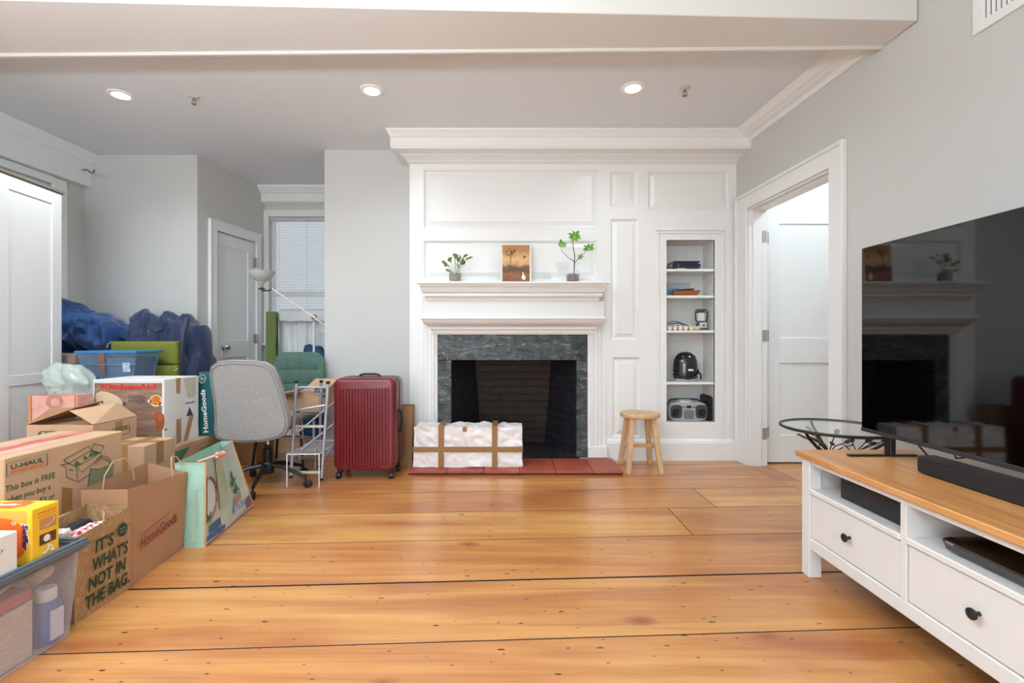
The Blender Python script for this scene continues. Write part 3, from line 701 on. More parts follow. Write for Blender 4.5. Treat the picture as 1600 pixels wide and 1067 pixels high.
mb.tube([U(.25, .42), U(.28, .6), U(.3, .76)], .002, 4); mb.tube([U(.34, .45), U(.31, .62), U(.33, .76)], .0015, 4)
for i in range(26):
    a = U(.3+random.uniform(-.15, .17), .8+random.uniform(-.06, .09)); mb.leaf(a, a+Vector((random.uniform(-.02, .02), 0, random.uniform(-.012, .012))), .012, (0, -1, 0), 0)
for i in range(9):
    a = U(.87+random.uniform(-.07, .07), .66+random.uniform(-.03, .05)); mb.leaf(a, a+Vector((random.uniform(-.016, .016), 0, random.uniform(-.01, .01))), .012, (0, -1, 0), 0)
for u, v in ((.15, .52), (.55, .55), (.2, .47), (.5, .5)): mb.leaf(U(u, v), U(u+.06, v+.02), .006, (0, -1, 0), 0)
mb.build('palm_trees', mat('umber_paint', (74, 46, 28), .6), pic)
MB(lean).add([U(.7, .12), U(.74, .06), U(.82, .05), U(.86, .1), U(.83, .16), U(.79, .2), U(.76, .27), U(.73, .27), U(.74, .2)], [tuple(range(9))]).build('egret', mat('cream_paint', (236, 226, 206), .6), pic)

# ------------------------------------------------------------------ niche contents
yn = 4.30
def zz(i): return SHZ[i]+.0005
X = lambda px, d=4.3: (px-CX)/F*d
BKS = [('navy', (30, 38, 66), 1050, 1095, .017, 'lower navy book with printed spine in the niche book pile'), ('cream', (206, 196, 160), 1046, 1088, .014, 'x'), ('black', (28, 28, 34), 1048, 1092, .022, 'x'), ('navy_dark', (26, 32, 56), 1050, 1090, .016, 'x'), ('black_top', (22, 22, 26), 1052, 1093, .010, 'x')]
specs = [((60, 62, 58), 1048, 1092, .014, 'bottom book of the pile on the top niche shelf, mottled spine'), ((34, 42, 74), 1049, 1091, .010, 'thin black book second from the bottom of the niche pile'),
         ((26, 34, 62), 1050, 1094, .026, 'thick navy book with white lettering, middle of the niche pile'), ((30, 38, 72), 1051, 1090, .014, 'dark blue book second from the top of the niche pile'), ((24, 26, 34), 1052, 1093, .011, 'black top book of the pile on the top niche shelf')]
z = zz(0); PAGE = mat('book_pages', (222, 216, 200), .8)
for i, (rgb, a, b, th, lb) in enumerate(specs):
    x0, x1 = X(a, 4.25), X(b, 4.25); y0, y1 = 4.23+.004*i % .01, 4.41
    t = thing('book', lb, 'book', ((x0+x1)/2, (y0+y1)/2, z), 'books on the top niche shelf')
    cm = mat('book_cover_%d' % i, rgb, .4)
    mb = MB(); mb.box(x0, x1, y0, y1, z, z+.0018); mb.box(x0, x1, y0, y1, z+th-.0018, z+th); mb.box(x0, x1, y0, y0+.002, z+.0018, z+th-.0018); mb.build('cover', cm, t)
    MB().box(x0+.003, x1-.003, y0+.002, y1-.004, z+.0018, z+th-.0018).build('pages', PAGE, t)
    if i == 2:
        MB().text('b', (x0+.05, y0-.001, z+.006), (1, 0, 0), (0, 0, 1), .015).build('lettering', mat('white_ink', (225, 225, 225), .6), t)
    if i == 0:
        MB().box(x0+.05, x0+.13, y0-.0008, y0, z+.002, z+.011).build('spine_print', mat('yellow_print', (190, 182, 120), .6), t)
    z += th
tag(recenter(blob(MB(), (X(1100, 4.27), 4.27, zz(0)+.010), (.045, .02, .009), .003, 30, 3, 14, 8, flat=zz(0)).build('folded_cloth', mat('pale_cloth', (176, 180, 170), .8), smooth=True)), 'small pale crumpled cloth beside the book pile', 'cloth')
# shelf 2
t = thing('plastic_tub', 'clear empty plastic tub standing behind the brown tray on the second niche shelf', 'container', (X(1056), 4.38, zz(1)))
CLP = mat('clear_plastic', (225, 232, 236), .08, alpha=.13)
x0, x1 = X(1043, 4.36), X(1078, 4.36); z = zz(1)
mb = MB()
for a, b, c, d in [(x0, x0+.003, 4.36, 4.44), (x1-.003, x1, 4.36, 4.44), (x0, x1, 4.36, 4.363), (x0, x1, 4.437, 4.44)]: mb.box(a, b, c, d, z, z+.125)
mb.build('body', CLP, t); mb = MB(); mb.box(x0-.004, x1+.004, 4.354, 4.362, z+.118, z+.128); mb.build('rim', mat('grey_rim', (170, 172, 172), .3), t)
o = tag(recenter(blob(MB(), (X(1057, 4.31), 4.315, zz(1)+.04), (.065, .03, .038), .008, 14, 5, 18, 10, flat=zz(1)).build('blue_cloth', mat('sky_blue_cloth', (74, 128, 172), .7), smooth=True)), 'bunched light blue cloth behind the brown tray', 'cloth')
z = zz(1); x0, x1 = X(1050, 4.25), X(1093, 4.25)
t = thing('tray', 'rust brown leather tray on the second niche shelf', 'tray', ((x0+x1)/2, 4.26, z))
mb = MB(); mb.hexa([(x0+.015, 4.225, z), (x1-.03, 4.225, z), (x1-.03, 4.27, z), (x0+.015, 4.27, z)], [(x0, 4.215, z+.042), (x1, 4.215, z+.048), (x1, 4.28, z+.048), (x0, 4.28, z+.042)]).build('tray_body', mat('rust_leather', (150, 84, 48), .5), t, bevel=.004)
tag(recenter(MB().hexa([(x0-.005, 4.22, z+.0485), (x1-.06, 4.22, z+.0485), (x1-.06, 4.275, z+.0485), (x0, 4.275, z+.0485)], [(x0+.07, 4.225, z+.058), (x1-.055, 4.225, z+.066), (x1-.055, 4.27, z+.066), (x0+.07, 4.27, z+.058)]).build('wallet', mat('dark_brown_leather', (48, 34, 30), .4), bevel=.003)), 'dark brown wallet lying on the rust tray', 'wallet')
# shelf 3: rolls + ribbon + lantern
z = zz(2); ROLL = mat('cream_rolls', (206, 186, 160), .8); ROLE = mat('roll_ends', (232, 208, 186), .7)
r = .021
rx = [1046, 1054.3, 1062.5, 1071, 1079.5]
names = ['leftmost', 'second from left', 'middle', 'fourth from left', 'rightmost']
for i, px in enumerate(rx):
    x = X(px, 4.25); t = thing('candle', 'cream roll, %s of the five on the third niche shelf' % names[i], 'roll', (x, 4.3, z), 'cream rolls on the third niche shelf')
    MB().lathe([(0, 0), (r, 0), (r, .12), (0, .12)], (x, 4.24, z+r), 20, 'y').build('tube', ROLL, t, smooth=True)
    MB().lathe([(0, 0), (r*.8, 0), (r*.82, .003), (0, .003)], (x, 4.237, z+r), 18, 'y').build('end_disc', ROLE, t)
t = tag(MB().lathe([(r*.9, 0), (r*.9, .05), (r*.5, .075), (r*.5, .085)], (X(1084, 4.25), 4.26, z+r*.92), 16, 'x').build('tapered_roll', ROLL, smooth=True), 'cream tapered tube lying beside the lantern', 'tube')
zt = z+2*r
tag(MB().tube([(X(1041.5, 4.3), 4.28, zt+.025), (X(1048), 4.28, zt+.04), (X(1058), 4.28, zt+.036), (X(1066), 4.28, zt+.018), (X(1073), 4.275, zt+.004)], .0042, 6).tube([(X(1042, 4.3), 4.285, zt+.015), (X(1052), 4.285, zt+.02), (X(1060), 4.285, zt+.024), (X(1068), 4.28, zt+.008)], .0045, 6).build('blue_strap', mat('blue_strap', (44, 96, 150), .5)), 'blue looped strap lying on the cream rolls', 'strap')
x = X(1096, 4.28); yl = 4.29; t = thing('camping_lantern', 'grey camping lantern with black handle on the third niche shelf', 'lantern', (x, yl, z))
GREYP = mat('grey_plastic', (128, 128, 128), .4)
MB().lathe([(0, 0), (.055, 0), (.057, .012), (.048, .03), (.046, .055), (.03, .075), (.03, .085)], (x, yl, z), 20).build('base', mat('dark_grey_plastic', (76, 77, 78), .4), t, smooth=True)
MB().box(x-.03, x+.034, yl-.052, yl-.02, z+.02, z+.07).build('front_plate', mat('silver_plastic', (196, 197, 198), .3), t, bevel=.006)
MB().lathe([(0, 0), (.009, 0), (.009, -.004), (0, -.005)], (x+.003, yl-.052, z+.045), 12, 'y').build('switch', BLACKP, t)
MB().lathe([(.035, .085), (.037, .09), (.037, .155), (.032, .16)], (x, yl, z), 20).build('globe', mat('frosted_globe', (214, 216, 216), .3), t, smooth=True)
MB().lathe([(.038, .16), (.04, .166), (.034, .175), (0, .178)], (x, yl, z), 20).build('cap', mat('dark_cap', (52, 52, 54), .4), t, smooth=True)
MB().tube([(x-.043, yl-.01, z+.075), (x-.052, yl-.01, z+.10), (x-.054, yl-.01, z+.165), (x-.045, yl-.01, z+.185), (x+.045, yl-.01, z+.185), (x+.054, yl-.01, z+.165), (x+.052, yl-.01, z+.10), (x+.043, yl-.01, z+.075)], .006, 8).build('handle', BLACKP, t)
# shelf 4: purifier
z = zz(3); x = X(1072, 4.30); yp = 4.32; R = .107
t = thing('air_purifier', 'glossy black domed air purifier with its cord wrapped round, fourth niche shelf', 'air purifier', (x, yp, z))
GB = mat('gloss_black', (14, 14, 16), .12, coat=.6)
MB().lathe([(R*.9, .022), (R, .03), (R, .15), (R*.96, .185), (R*.84, .22), (R*.62, .248), (R*.35, .262), (0, .268)], (x, yp, z), 36, sy=.85).build('dome', GB, t, smooth=True)
MB().lathe([(0, 0), (R*.8, 0), (R*.88, .01), (R*.86, .024), (0, .024)], (x, yp, z), 30, sy=.85).build('silver_base', mat('silver_base', (190, 190, 190), .3), t, smooth=True)
mb = MB()
for k in range(9):
    a = math.radians(200+k*17.5); mb.tube([(x+math.cos(a)*R*.45, yp+math.sin(a)*R*.38, z+.258), (x+math.cos(a)*R*.86, yp+math.sin(a)*R*.73, z+.222)], .002, 4)
mb.build('vent_ribs', BLACKP, t)
cp = []
for k in range(15):
    a = math.radians(175+k*14); cp.append((x+math.cos(a)*R*1.07, yp+math.sin(a)*R*.93, z+.085+.03*math.cos(a*2)-.02))
mb = MB(); mb.tube(cp, .004, 6); mb.tube([(p[0], p[1]-.003, p[2]-.035+.05*(i/14)) for i, p in enumerate(cp)], .004, 6)
mb.tube([cp[-1], (x+R*1.15, yp-.05, z+.06), (x+R*1.1, yp-.06, z+.02)], .008, 6); mb.build('power_cord', BLACKP, t)
MB().box(x-.012, x+.035, yp-R*.93-.004, yp-R*.93, z+.098, z+.114).build('cord_tag', mat('paper_tag', (225, 225, 225), .6), t)
# shelf 5: boombox
z = zz(4); yb0 = 4.235; xa, xb = X(1046.5, yb0), X(1106, yb0)
t = thing('boombox', 'silver portable stereo with round speakers on the bottom niche shelf', 'radio', ((xa+xb)/2, 4.33, z))
SIL = mat('silver_radio', (182, 184, 186), .35, .2); DG = mat('speaker_grey', (62, 64, 68), .5)
W_ = xb-xa; cx = (xa+xb)/2
out = [(-.5, .25), (-.5, .7), (-.44, .9), (-.3, .97), (.3, .97), (.44, .9), (.5, .7), (.5, .25), (.44, .06), (.3, 0), (-.3, 0), (-.44, .06)]
hh = .172
MB().prism([(cx+u*W_, yb0, z+v*hh) for u, v in out], (0, .15, 0)).build('body', SIL, t, bevel=.008, seg=2, smooth=True)
MB().lathe([(.075, 0), (.07, .014), (.045, .021), (0, .022)], (cx-.01, yb0+.075, z+hh*.96), 28, sy=.85).build('disc_lid', SIL, t, smooth=True)
for s in (-1, 1):
    c = cx+s*W_*.33
    MB().prism([Vector(p) for p in rrect(c-.052, c+.052, z+.025, z+.145, .03, yb0-.004)], (0, .006, 0)).build('speaker_grille', DG, t)
    MB().lathe([(.036, 0), (.034, -.003), (.012, .004), (0, .002)], (c+.004*s, yb0-.005, z+.075), 24, 'y').build('speaker_cone', BLACKP, t, smooth=True)
MB().prism(rrect(cx-.045, cx+.045, z+.02, z+.1, .012, yb0-.006), (0, .007, 0)).build('cassette_door', mat('cassette_door', (120, 124, 126), .25), t)
MB().box(cx-.02, cx+.02, yb0-.005, yb0, z+.115, z+.14).build('display', mat('lcd', (48, 54, 60), .2), t)
mb = MB()
for u in (-.062, -.048, -.034, .034, .048, .062): mb.lathe([(0, 0), (.005, 0), (.005, -.004), (0, -.005)], (cx+u, yb0-.001, z+.127), 10, 'y')
mb.build('buttons', mat('button_dark', (70, 70, 74), .4), t)
MB().tube([(xa+.015, yb0+.09, z+hh*.85), (xa+.05, yb0+.12, z+hh*1.04), (cx, yb0+.13, z+hh*1.06), (xb-.05, yb0+.12, z+hh*1.04), (xb-.015, yb0+.09, z+hh*.85)], .008, 8).build('carry_handle', DG, t)
# black case
xc = X(1097.5, 4.40)
o = tag(recenter(MB().box(1.757, 1.793, 4.22, 4.44, z, z+.225).build('radio_case', mat('black_case', (26, 26, 27), .5, bump=.2, bscale=90), bevel=.012, seg=2)), 'narrow black upright case right of the stereo on the bottom niche shelf', 'case')

# ------------------------------------------------------------------ package, suitcase, bag, stool
def wrapped(x0, x1, y0, y1, z0, z1, amp):
    mb = MB(); nx, ny, nz_ = 96, 14, 36; seen = {}
    def v(i, j, k):
        key = (i, j, k)
        if key in seen: return seen[key]
        p = Vector((x0+(x1-x0)*i/nx, y0+(y1-y0)*j/ny, z0+(z1-z0)*k/nz_))
        d = Vector((0, 0, 0)); m_ = .7*noise.noise(Vector((p.x*7, p.y*9, p.z*9+p.x*5)))+1.3*abs(noise.noise(Vector((p.x*11+p.z*13, p.y*10, p.z*7-p.x*8))))-.45*abs(noise.noise(Vector((p.x*14-p.z*16, p.y*14, p.z*18+p.x*9))))
        if j == 0: d.y -= amp*m_
        if j == ny: d.y += amp*m_
        if k == nz_: d.z += amp*(m_+.8*max(0, noise.noise(Vector((p.x*11, p.y*12, 3)))))*1.3
        if i == 0: d.x -= amp*m_*.6
        if i == nx: d.x += amp*m_*.6
        if k == 0: d = Vector((0, 0, 0))
        seen[key] = len(mb.v); mb.v.append(p+d); return seen[key]
    def face(fn, a, b):
        for i in range(a):
            for j in range(b): mb.f.append((fn(i, j), fn(i+1, j), fn(i+1, j+1), fn(i, j+1)))
    face(lambda i, k: v(i, 0, k), nx, nz_); face(lambda i, k: v(i, ny, k), nx, nz_)
    face(lambda i, j: v(i, j, 0), nx, ny); face(lambda i, j: v(i, j, nz_), nx, ny)
    face(lambda j, k: v(0, j, k), ny, nz_); face(lambda j, k: v(nx, j, k), ny, nz_)
    return mb
px0, px1, py0, py1, pz0, pz1 = -.795, .082, 3.835, 4.04, .0325, .355
t = thing('wrapped_package', 'long parcel wrapped in crumpled white plastic with brown tape, standing on the hearth', 'parcel', ((px0+px1)/2, 3.93, pz0))
wrapped(px0, px1, py0, py1, pz0, pz1, .012).build('wrapping', mat('white_plastic_wrap', (236, 228, 226), .38, bump=.6, bscale=9, stretch=(1, 1, 1.4)), t, smooth=True, autos=math.radians(50))
TP2 = mat('brown_parcel_tape', (150, 108, 60), .4, var=.06)
zc = .16
MB().box(px0-.006, px1+.006, py0-.016, py0-.013, zc-.0, zc+.042).build('tape', TP2, t)
for a in (846, 895+22):
    pass
for cxp in (689, 773):
    x = (cxp-800)/740*3.82
    mb = MB(); mb.box(x-.022, x+.022, py0-.0175, py0-.0145, pz0, pz1+.016); mb.box(x-.022, x+.022, py0-.0175, py1+.015, pz1+.016, pz1+.019); mb.build('tape', TP2, t)
x = (726-800)/740*3.82; MB().box(x-.017, x+.017, py0-.0145, py0-.011, pz1-.03, pz1+.008).build('tape', TP2, t)

# suitcase
sx0, sx1, sy0, sy1, sz0, sz1 = -1.362, -.892, 3.60, 3.90, .065, .775
t = thing('suitcase', 'large dark red ribbed hard-shell suitcase with black wheels', 'suitcase', ((sx0+sx1)/2, 3.75, 0))
RED = mat('dark_red_shell', (112, 22, 30), .33, var=.08, scale=3, bump=.04, bscale=200, coat=.25)
def shell(ya, yb_, mname, parent):
    mb = MB(); n = 6; r = .055
    o1 = rrect(sx0, sx1, sz0, sz1, r, ya, n); cx, cz = (sx0+sx1)/2, (sz0+sz1)/2
    rings = []
    for k, yy in ((1, yb_), (1, ya+(.03 if ya < yb_ else -.03)), (.985, ya+(.012 if ya < yb_ else -.012)), (.955, ya+(.003 if ya < yb_ else -.003)), (.9, ya)):
        rings.append([Vector((cx+(p.x-cx)*(k if k == 1 else 1-(1-k)*1.35), yy, cz+(p.z-cz)*k)) for p in o1])
    vs = [p for R in rings for p in R]; m_ = len(o1); fs = []
    for i in range(len(rings)-1):
        for k in range(m_): fs.append((i*m_+k, i*m_+(k+1) % m_, (i+1)*m_+(k+1) % m_, (i+1)*m_+k))
    fs.append(tuple(range(m_))[::-1]); fs.append(tuple(range((len(rings)-1)*m_, len(rings)*m_)))
    return mb.add(vs, fs).build(mname, RED, parent, smooth=True)
sh = shell(sy0, sy0+.14, 'front_shell', t); shell(sy1, sy1-.14, 'rear_shell', t)
MB().prism(rrect(sx0-.003, sx1+.003, sz0-.002, sz1+.003, .057, sy0+.14), (0, .02, 0)).build('zip_band', BLACKP, t)
n = 17
for i in range(n):
    x = sx0+.04+(sx1-sx0-.08)*(i+.5)/n; top = sz1-.075
    lo = sz0+.03 if 2 < i < n-3 else sz0+.05
    w = .0095
    MB().hexa([(x-w, sy0+.001, lo), (x+w, sy0+.001, lo), (x+w*.5, sy0-.008, lo+.012), (x-w*.5, sy0-.008, lo+.012)][:2]+[(x+w*.5, sy0-.008, lo+.012), (x-w*.5, sy0-.008, lo+.012)], [(x-w, sy0+.001, top), (x+w, sy0+.001, top), (x+w*.5, sy0-.008, top-.012), (x-w*.5, sy0-.008, top-.012)]).build('rib', RED, t)
mb = MB(); mb.tube([(-1.21, 3.75, sz1-.005), (-1.20, 3.75, sz1+.012), (-1.17, 3.75, sz1+.02), (-1.08, 3.75, sz1+.02), (-1.05, 3.75, sz1+.012), (-1.04, 3.75, sz1-.005)], .009, 8).build('top_handle', BLACKP, t, smooth=True)
MB().tube([(sx1, 3.74, .52), (sx1+.016, 3.74, .50), (sx1+.02, 3.74, .44), (sx1+.016, 3.74, .36), (sx1, 3.74, .34)], .010, 8).build('side_handle', BLACKP, t, smooth=True)
MB().box(sx0-.012, sx0, 3.70, 3.76, .60, .66).build('lock_bracket', BLACKP, t, bevel=.004)
for x in (sx0+.045, sx1-.045):
    for y in (sy0+.045, sy1-.045):
        s = 1 if x < -1.1 else -1
        w = MB(); w.box(x-.022, x+.022, y-.02, y+.02, .045, sz0+.012).build('wheel_housing', BLACKP, t, bevel=.006)
        MB().lathe([(0, -.016), (.024, -.016), (.026, -.010), (.026, .010), (.024, .016), (0, .016)], (x-.012*s, y-.012, .0265), 18, 'x').build('wheel', BLACKM, t, smooth=True)
mb = MB()
for x in (sx0+.05, sx0+.07, sx1-.05, sx1-.07): mb.lathe([(0, 0), (.004, 0), (.003, -.002), (0, -.002)], (x, sy0-.001, sz1-.07), 8, 'y')
mb.build('rivets', CHROME, t)

# kraft bag behind suitcase
def paper_bag(name, label, x0, x1, y0, y1, z0, z1, m, group=None, tilt=0, inner=CARDD, dz=(0, 0, 0, 0), bot=None, cat='bag'):
    t = thing(name, label, cat, ((x0+x1)/2, (y0+y1)/2, z0), group)
    b = bot or [(x0, y0), (x1, y0), (x1, y1), (x0, y1)]; T = [(x0, y0), (x1, y0), (x1, y1), (x0, y1)]
    mb = MB(); th = .002
    B4 = [Vector((x, y, z0)) for x, y in b]; T4 = [Vector((x, y, z1+dz[i])) for i, (x, y) in enumerate(T)]
    cB = sum(B4, Vector())/4; cT = sum(T4, Vector())/4
    N = 6
    for i in range(4):
        j = (i+1) % 4; vs = []; fs = []
        for a in range(N+1):
            for c in range(N+1):
                u, v = a/N, c/N; p = B4[i].lerp(B4[j], u).lerp(T4[i].lerp(T4[j], u), v)
                nrm = (B4[j]-B4[i]).cross(T4[i]-B4[i]).normalized()
                amp = .006*math.sin(math.pi*u)*(math.sin(math.pi*v) if v < 1 else .3)
                vs.append(p+nrm*(amp*noise.noise(p*9)*2.5))
        for a in range(N):
            for c in range(N): fs.append((a*(N+1)+c, (a+1)*(N+1)+c, (a+1)*(N+1)+c+1, a*(N+1)+c+1))
        k0 = len(vs); vs += [v+(( (cT if c_ > N//2 else cB)-v)*Vector((1, 1, 0))).normalized()*th for c_, v in [(ix % (N+1), v) for ix, v in enumerate(vs)]]
        fs += [tuple(k0+q_ for q_ in f[::-1]) for f in fs[:N*N]]
        mb.add(vs, fs)
    mb.add(B4, [(0, 3, 2, 1)])
    mb.build('bag_body', m, t, smooth=True, autos=math.radians(60))
    return t
KRAFT = mat('kraft_paper', (176, 132, 98), .75, var=.05, scale=4, bump=.15, bscale=14)
KRAFT2 = mat('kraft_paper_dark', (168, 128, 88), .75, var=.05, scale=4, bump=.15, bscale=14)
paper_bag('paper_bag', 'plain kraft paper bag wedged between the red suitcase and the chimney', -1.05, -.845, 4.0, 4.12, 0, .505, KRAFT2)

# stool
cx, cy, zt = 1.062, 3.93, .462
t = thing('stool', 'small round light wood stool with four splayed legs', 'stool', (cx, cy, 0))
SW = wood('stool_wood', (214, 176, 134), (196, 152, 108), (4, 4, 1), .5, 5)
MB().lathe([(0, zt-.034), (.150, zt-.034), (.160, zt-.028), (.161, zt-.008), (.155, zt), (.0, zt)], (cx, cy, 0), 40).build('seat', SW, t, smooth=True)
MB().lathe([(0, zt-.0005), (.011, zt-.0005), (.011, zt+.0006), (0, zt+.0006)], (cx-.005, cy, 0), 12).build('seat_plug', mat('plug_wood', (140, 98, 62), .6), t)
feet = {(-1, -1): (.927, 3.775), (1, -1): (1.187, 3.765), (-1, 1): (.935, 4.08), (1, 1): (1.187, 4.08)}
for (a, b), (fx, fy) in feet.items():
    tx, ty = cx+a*.085, cy+b*.085; w = .019
    MB().hexa([(fx-w, fy-w, 0), (fx+w, fy-w, 0), (fx+w, fy+w, 0), (fx-w, fy+w, 0)], [(tx-w-.003, ty-w-.003, zt-.034), (tx+w+.003, ty-w-.003, zt-.034), (tx+w+.003, ty+w+.003, zt-.034), (tx-w-.003, ty+w+.003, zt-.034)]).build('leg', SW, t, bevel=.003)
def lerp2(k, z): f = feet[k]; a = z/(zt-.034); tx, ty = cx+k[0]*.085, cy+k[1]*.085; return Vector((f[0]+(tx-f[0])*a, f[1]+(ty-f[1])*a, z))
for k1, k2 in (((-1, -1), (-1, 1)), ((1, -1), (1, 1))):
    a, b = lerp2(k1, .19), lerp2(k2, .19); MB().box(min(a.x, b.x)-.008, max(a.x, b.x)+.008, a.y+.015, b.y-.015, .172, .205).build('stretcher', SW, t, bevel=.002)
MB().box(lerp2((-1, -1), .19).x+.012, lerp2((1, -1), .19).x-.012, cy-.011, cy+.011, .176, .202).build('stretcher', SW, t, bevel=.002)

# ------------------------------------------------------------------ TV bench and things on it
BX, BXB, BY1, BY0, BT = 1.334, 1.84, 2.18, .54, .557
bench = thing('tv_bench', 'long white wooden tv bench with pine top and open compartments', 'tv bench', ((BX+BXB)/2, 1.3, 0))
WW = mat('white_stain_wood', (226, 223, 219), .42, bump=.06, bscale=26, stretch=(3, .4, 3))
PINE = mat('pine_top', (216, 156, 94), .35, rgb2=(196, 128, 70), scale=3, stretch=(14, .8, 1), coat=.2)
def pineknots():
    nt = PINE.node_tree; N = nt.nodes; L = nt.links; b = N['Principled BSDF']; src = b.inputs['Base Color'].links[0].from_socket; tc = N['Texture Coordinate']
    mp = N.new('ShaderNodeMapping'); mp.inputs['Scale'].default_value = (6, 2.6, 1); L.new(tc.outputs['Object'], mp.inputs[0])
    v = N.new('ShaderNodeTexVoronoi'); v.inputs['Scale'].default_value = 1.1; L.new(mp.outputs[0], v.inputs['Vector'])
    r = N.new('ShaderNodeMapRange'); r.inputs[1].default_value = .14; r.inputs[2].default_value = .05; L.new(v.outputs['Distance'], r.inputs[0])
    m = N.new('ShaderNodeMix'); m.data_type = 'RGBA'; L.new(r.outputs[0], m.inputs[0]); L.new(src, m.inputs[6]); m.inputs[7].default_value = lin((112, 60, 30))+(1,)
    L.new(m.outputs[2], b.inputs['Base Color'])
pineknots()
nb = 7
for i in range(nb):
    a = BX-.02+(BXB-BX+.03)*i/nb; b = BX-.02+(BXB-BX+.03)*(i+1)/nb
    MB().box(a+.0002, b-.0002, BY0-.02, BY1+.02, BT-.024, BT).build('top_board', PINE, bench, bevel=.0002 if 0 < i else .003)
for y0, y1 in ((2.125, 2.18), (.54, .595)):
    for x0, x1 in ((BX, BX+.055), (BXB-.055, BXB)): MB().box(x0, x1, y0, y1, 0, BT-.024).build('leg', WW, bench, bevel=.002)
    ym_ = (y0+y1)/2; MB().box(BX+.055, BXB-.055, ym_-.012, ym_+.012, .13, BT-.024).build('side_panel', WW, bench)
MB().box(BX+.002, BX+.03, .595, 2.125, .508, BT-.024).build('top_rail', WW, bench, bevel=.002)
MB().box(BX+.002, BX+.03, .595, 2.125, .128, .18).build('bottom_rail', WW, bench, bevel=.003)
MB().box(BXB-.012, BXB-.004, .595, 2.125, .13, BT-.024).build('back_panel', WW, bench)
for y0, y1 in ((1.605, 1.63), (1.085, 1.11)): MB().box(BX+.002, BXB-.012, y0, y1, .18, .5075).build('divider', WW, bench, bevel=.0015)
for y0, y1 in ((1.63, 2.125), (1.11, 1.605), (.595, 1.085)):
    MB().box(BX-.002, BXB-.012, y0, y1, .378, .40).build('shelf', WW, bench, bevel=.003)
    dr = MB().box(BX+.006, BX+.026, y0+.004, y1-.004, .184, .373).build('drawer', WW, bench, bevel=.002)
    MB().lathe([(.007, .008), (.006, -.01), (.009, -.016), (.0165, -.021), (.0165, -.026), (.008, -.031), (0, -.032)], (BX+.006, (y0+y1)/2, .283), 18, 'x').build('knob', mat('black_knob', (22, 26, 28), .35), dr, smooth=True)

# TV
tv = thing('television', 'large black flat-screen television on the pine top of the white bench', 'television', (1.66, 1.45, BT))
TX = 1.60; ty1, ty0 = 2.17, .72; tz0, tz1 = .654, 1.486
MB().box(TX, TX+.04, ty0, ty1, tz0, tz1).build('housing', BLACKP, tv, bevel=.004)
SCR = mat('tv_screen', (3, 3, 4), .035, spec=.75)
MB().box(TX-.0015, TX+.001, ty0+.008, ty1-.006, tz0+.016, tz1-.006).build('screen', SCR, tv)
MB().box(TX-.003, TX+.002, ty0+.002, ty1-.002, tz0-.002, tz0+.014).build('bottom_bezel', mat('bezel_grey', (48, 48, 50), .35), tv, bevel=.001)
for y in (2.08, .83):
    ft = MB().box(1.475, 1.775, y-.012, y+.012, BT, BT+.008).build('foot', BLACKM, tv, bevel=.003)
    MB().box(1.648, 1.672, y-.02, y+.02, BT+.006, tz0+.03).build('neck', BLACKM, tv, bevel=.003)
tag(MB().tube([(1.67, 1.98, .66), (1.69, 1.93, .60), (1.70, 1.86, .565), (1.72, 1.75, .5615), (1.73, 1.5, .5615)], .004, 6).tube([(1.67, 1.80, .66), (1.66, 1.77, .625), (1.67, 1.73, .64)], .0035, 6).build('cable', BLACKP), 'thin black cable hanging behind the television', 'cable')
# soundbar
sb = thing('soundbar', 'long black soundbar lying in front of the television', 'soundbar', (1.61, 1.4, BT))
pts = [(1.575, 1.0), (1.575, 1.80), (1.585, 1.835), (1.61, 1.85), (1.665, 1.85), (1.665, 1.0)]
pts = [(x-.015, y) for x, y in pts]
MB().prism([(x, y, BT+.004) for x, y in pts], (0, 0, .052)).build('speaker_body', mat('speaker_cloth', (26, 26, 28), .7, bump=.3, bscale=300), sb, bevel=.002)
MB().prism([(x+.002, y-.002, BT+.056) for x, y in pts], (0, 0, .005)).build('top_plate', BLACKP, sb, bevel=.001)
MB().prism([(x+.004, y-.004, BT) for x, y in pts], (0, 0, .004)).build('base_pad', BLACKM, sb)
# speaker box in left compartment
sp = thing('subwoofer', 'black box speaker in the left open compartment of the tv bench', 'speaker', (1.55, 1.83, .4))
MB().box(1.39, 1.76, 1.65, 2.005, .401, .486).build('cabinet', mat('speaker_box', (34, 35, 36), .5, bump=.1, bscale=120), sp, bevel=.003)
mb = MB()
for k in range(3): mb.lathe([(0, 0), (.0018, 0), (.0018, -.001), (0, -.001)], (1.3895, 1.66, .43+k*.008), 8, 'x')
mb.build('indicator_dots', mat('dot_white', (190, 190, 190), .5), sp)
dv = thing('disc_player', 'slim glossy black disc player in the second compartment of the tv bench', 'disc player', (1.5, 1.3, .4))
pr = [(1.36, .432), (1.357, .443), (1.385, .447), (1.60, .447), (1.60, .403), (1.385, .403), (1.37, .41)]
MB().prism([(x, 1.13, z) for x, z in pr], (0, .365, 0)).build('player_body', GB, dv, bevel=.001)
MB().text('SONY', (1.3575, 1.482, .4345), (0, -1, 0), (0, 0, 1), .006, .028, bold=.02, depth=.0012).build('maker_lettering', mat('silver_ink', (190, 190, 192), .4), dv)
mb = MB(); [mb.lathe([(.012, .4005), (.012, .403)], (x, y, 0), 10) for x in (1.41, 1.57) for y in (1.17, 1.46)]; mb.build('rubber_feet', BLACKM, dv)

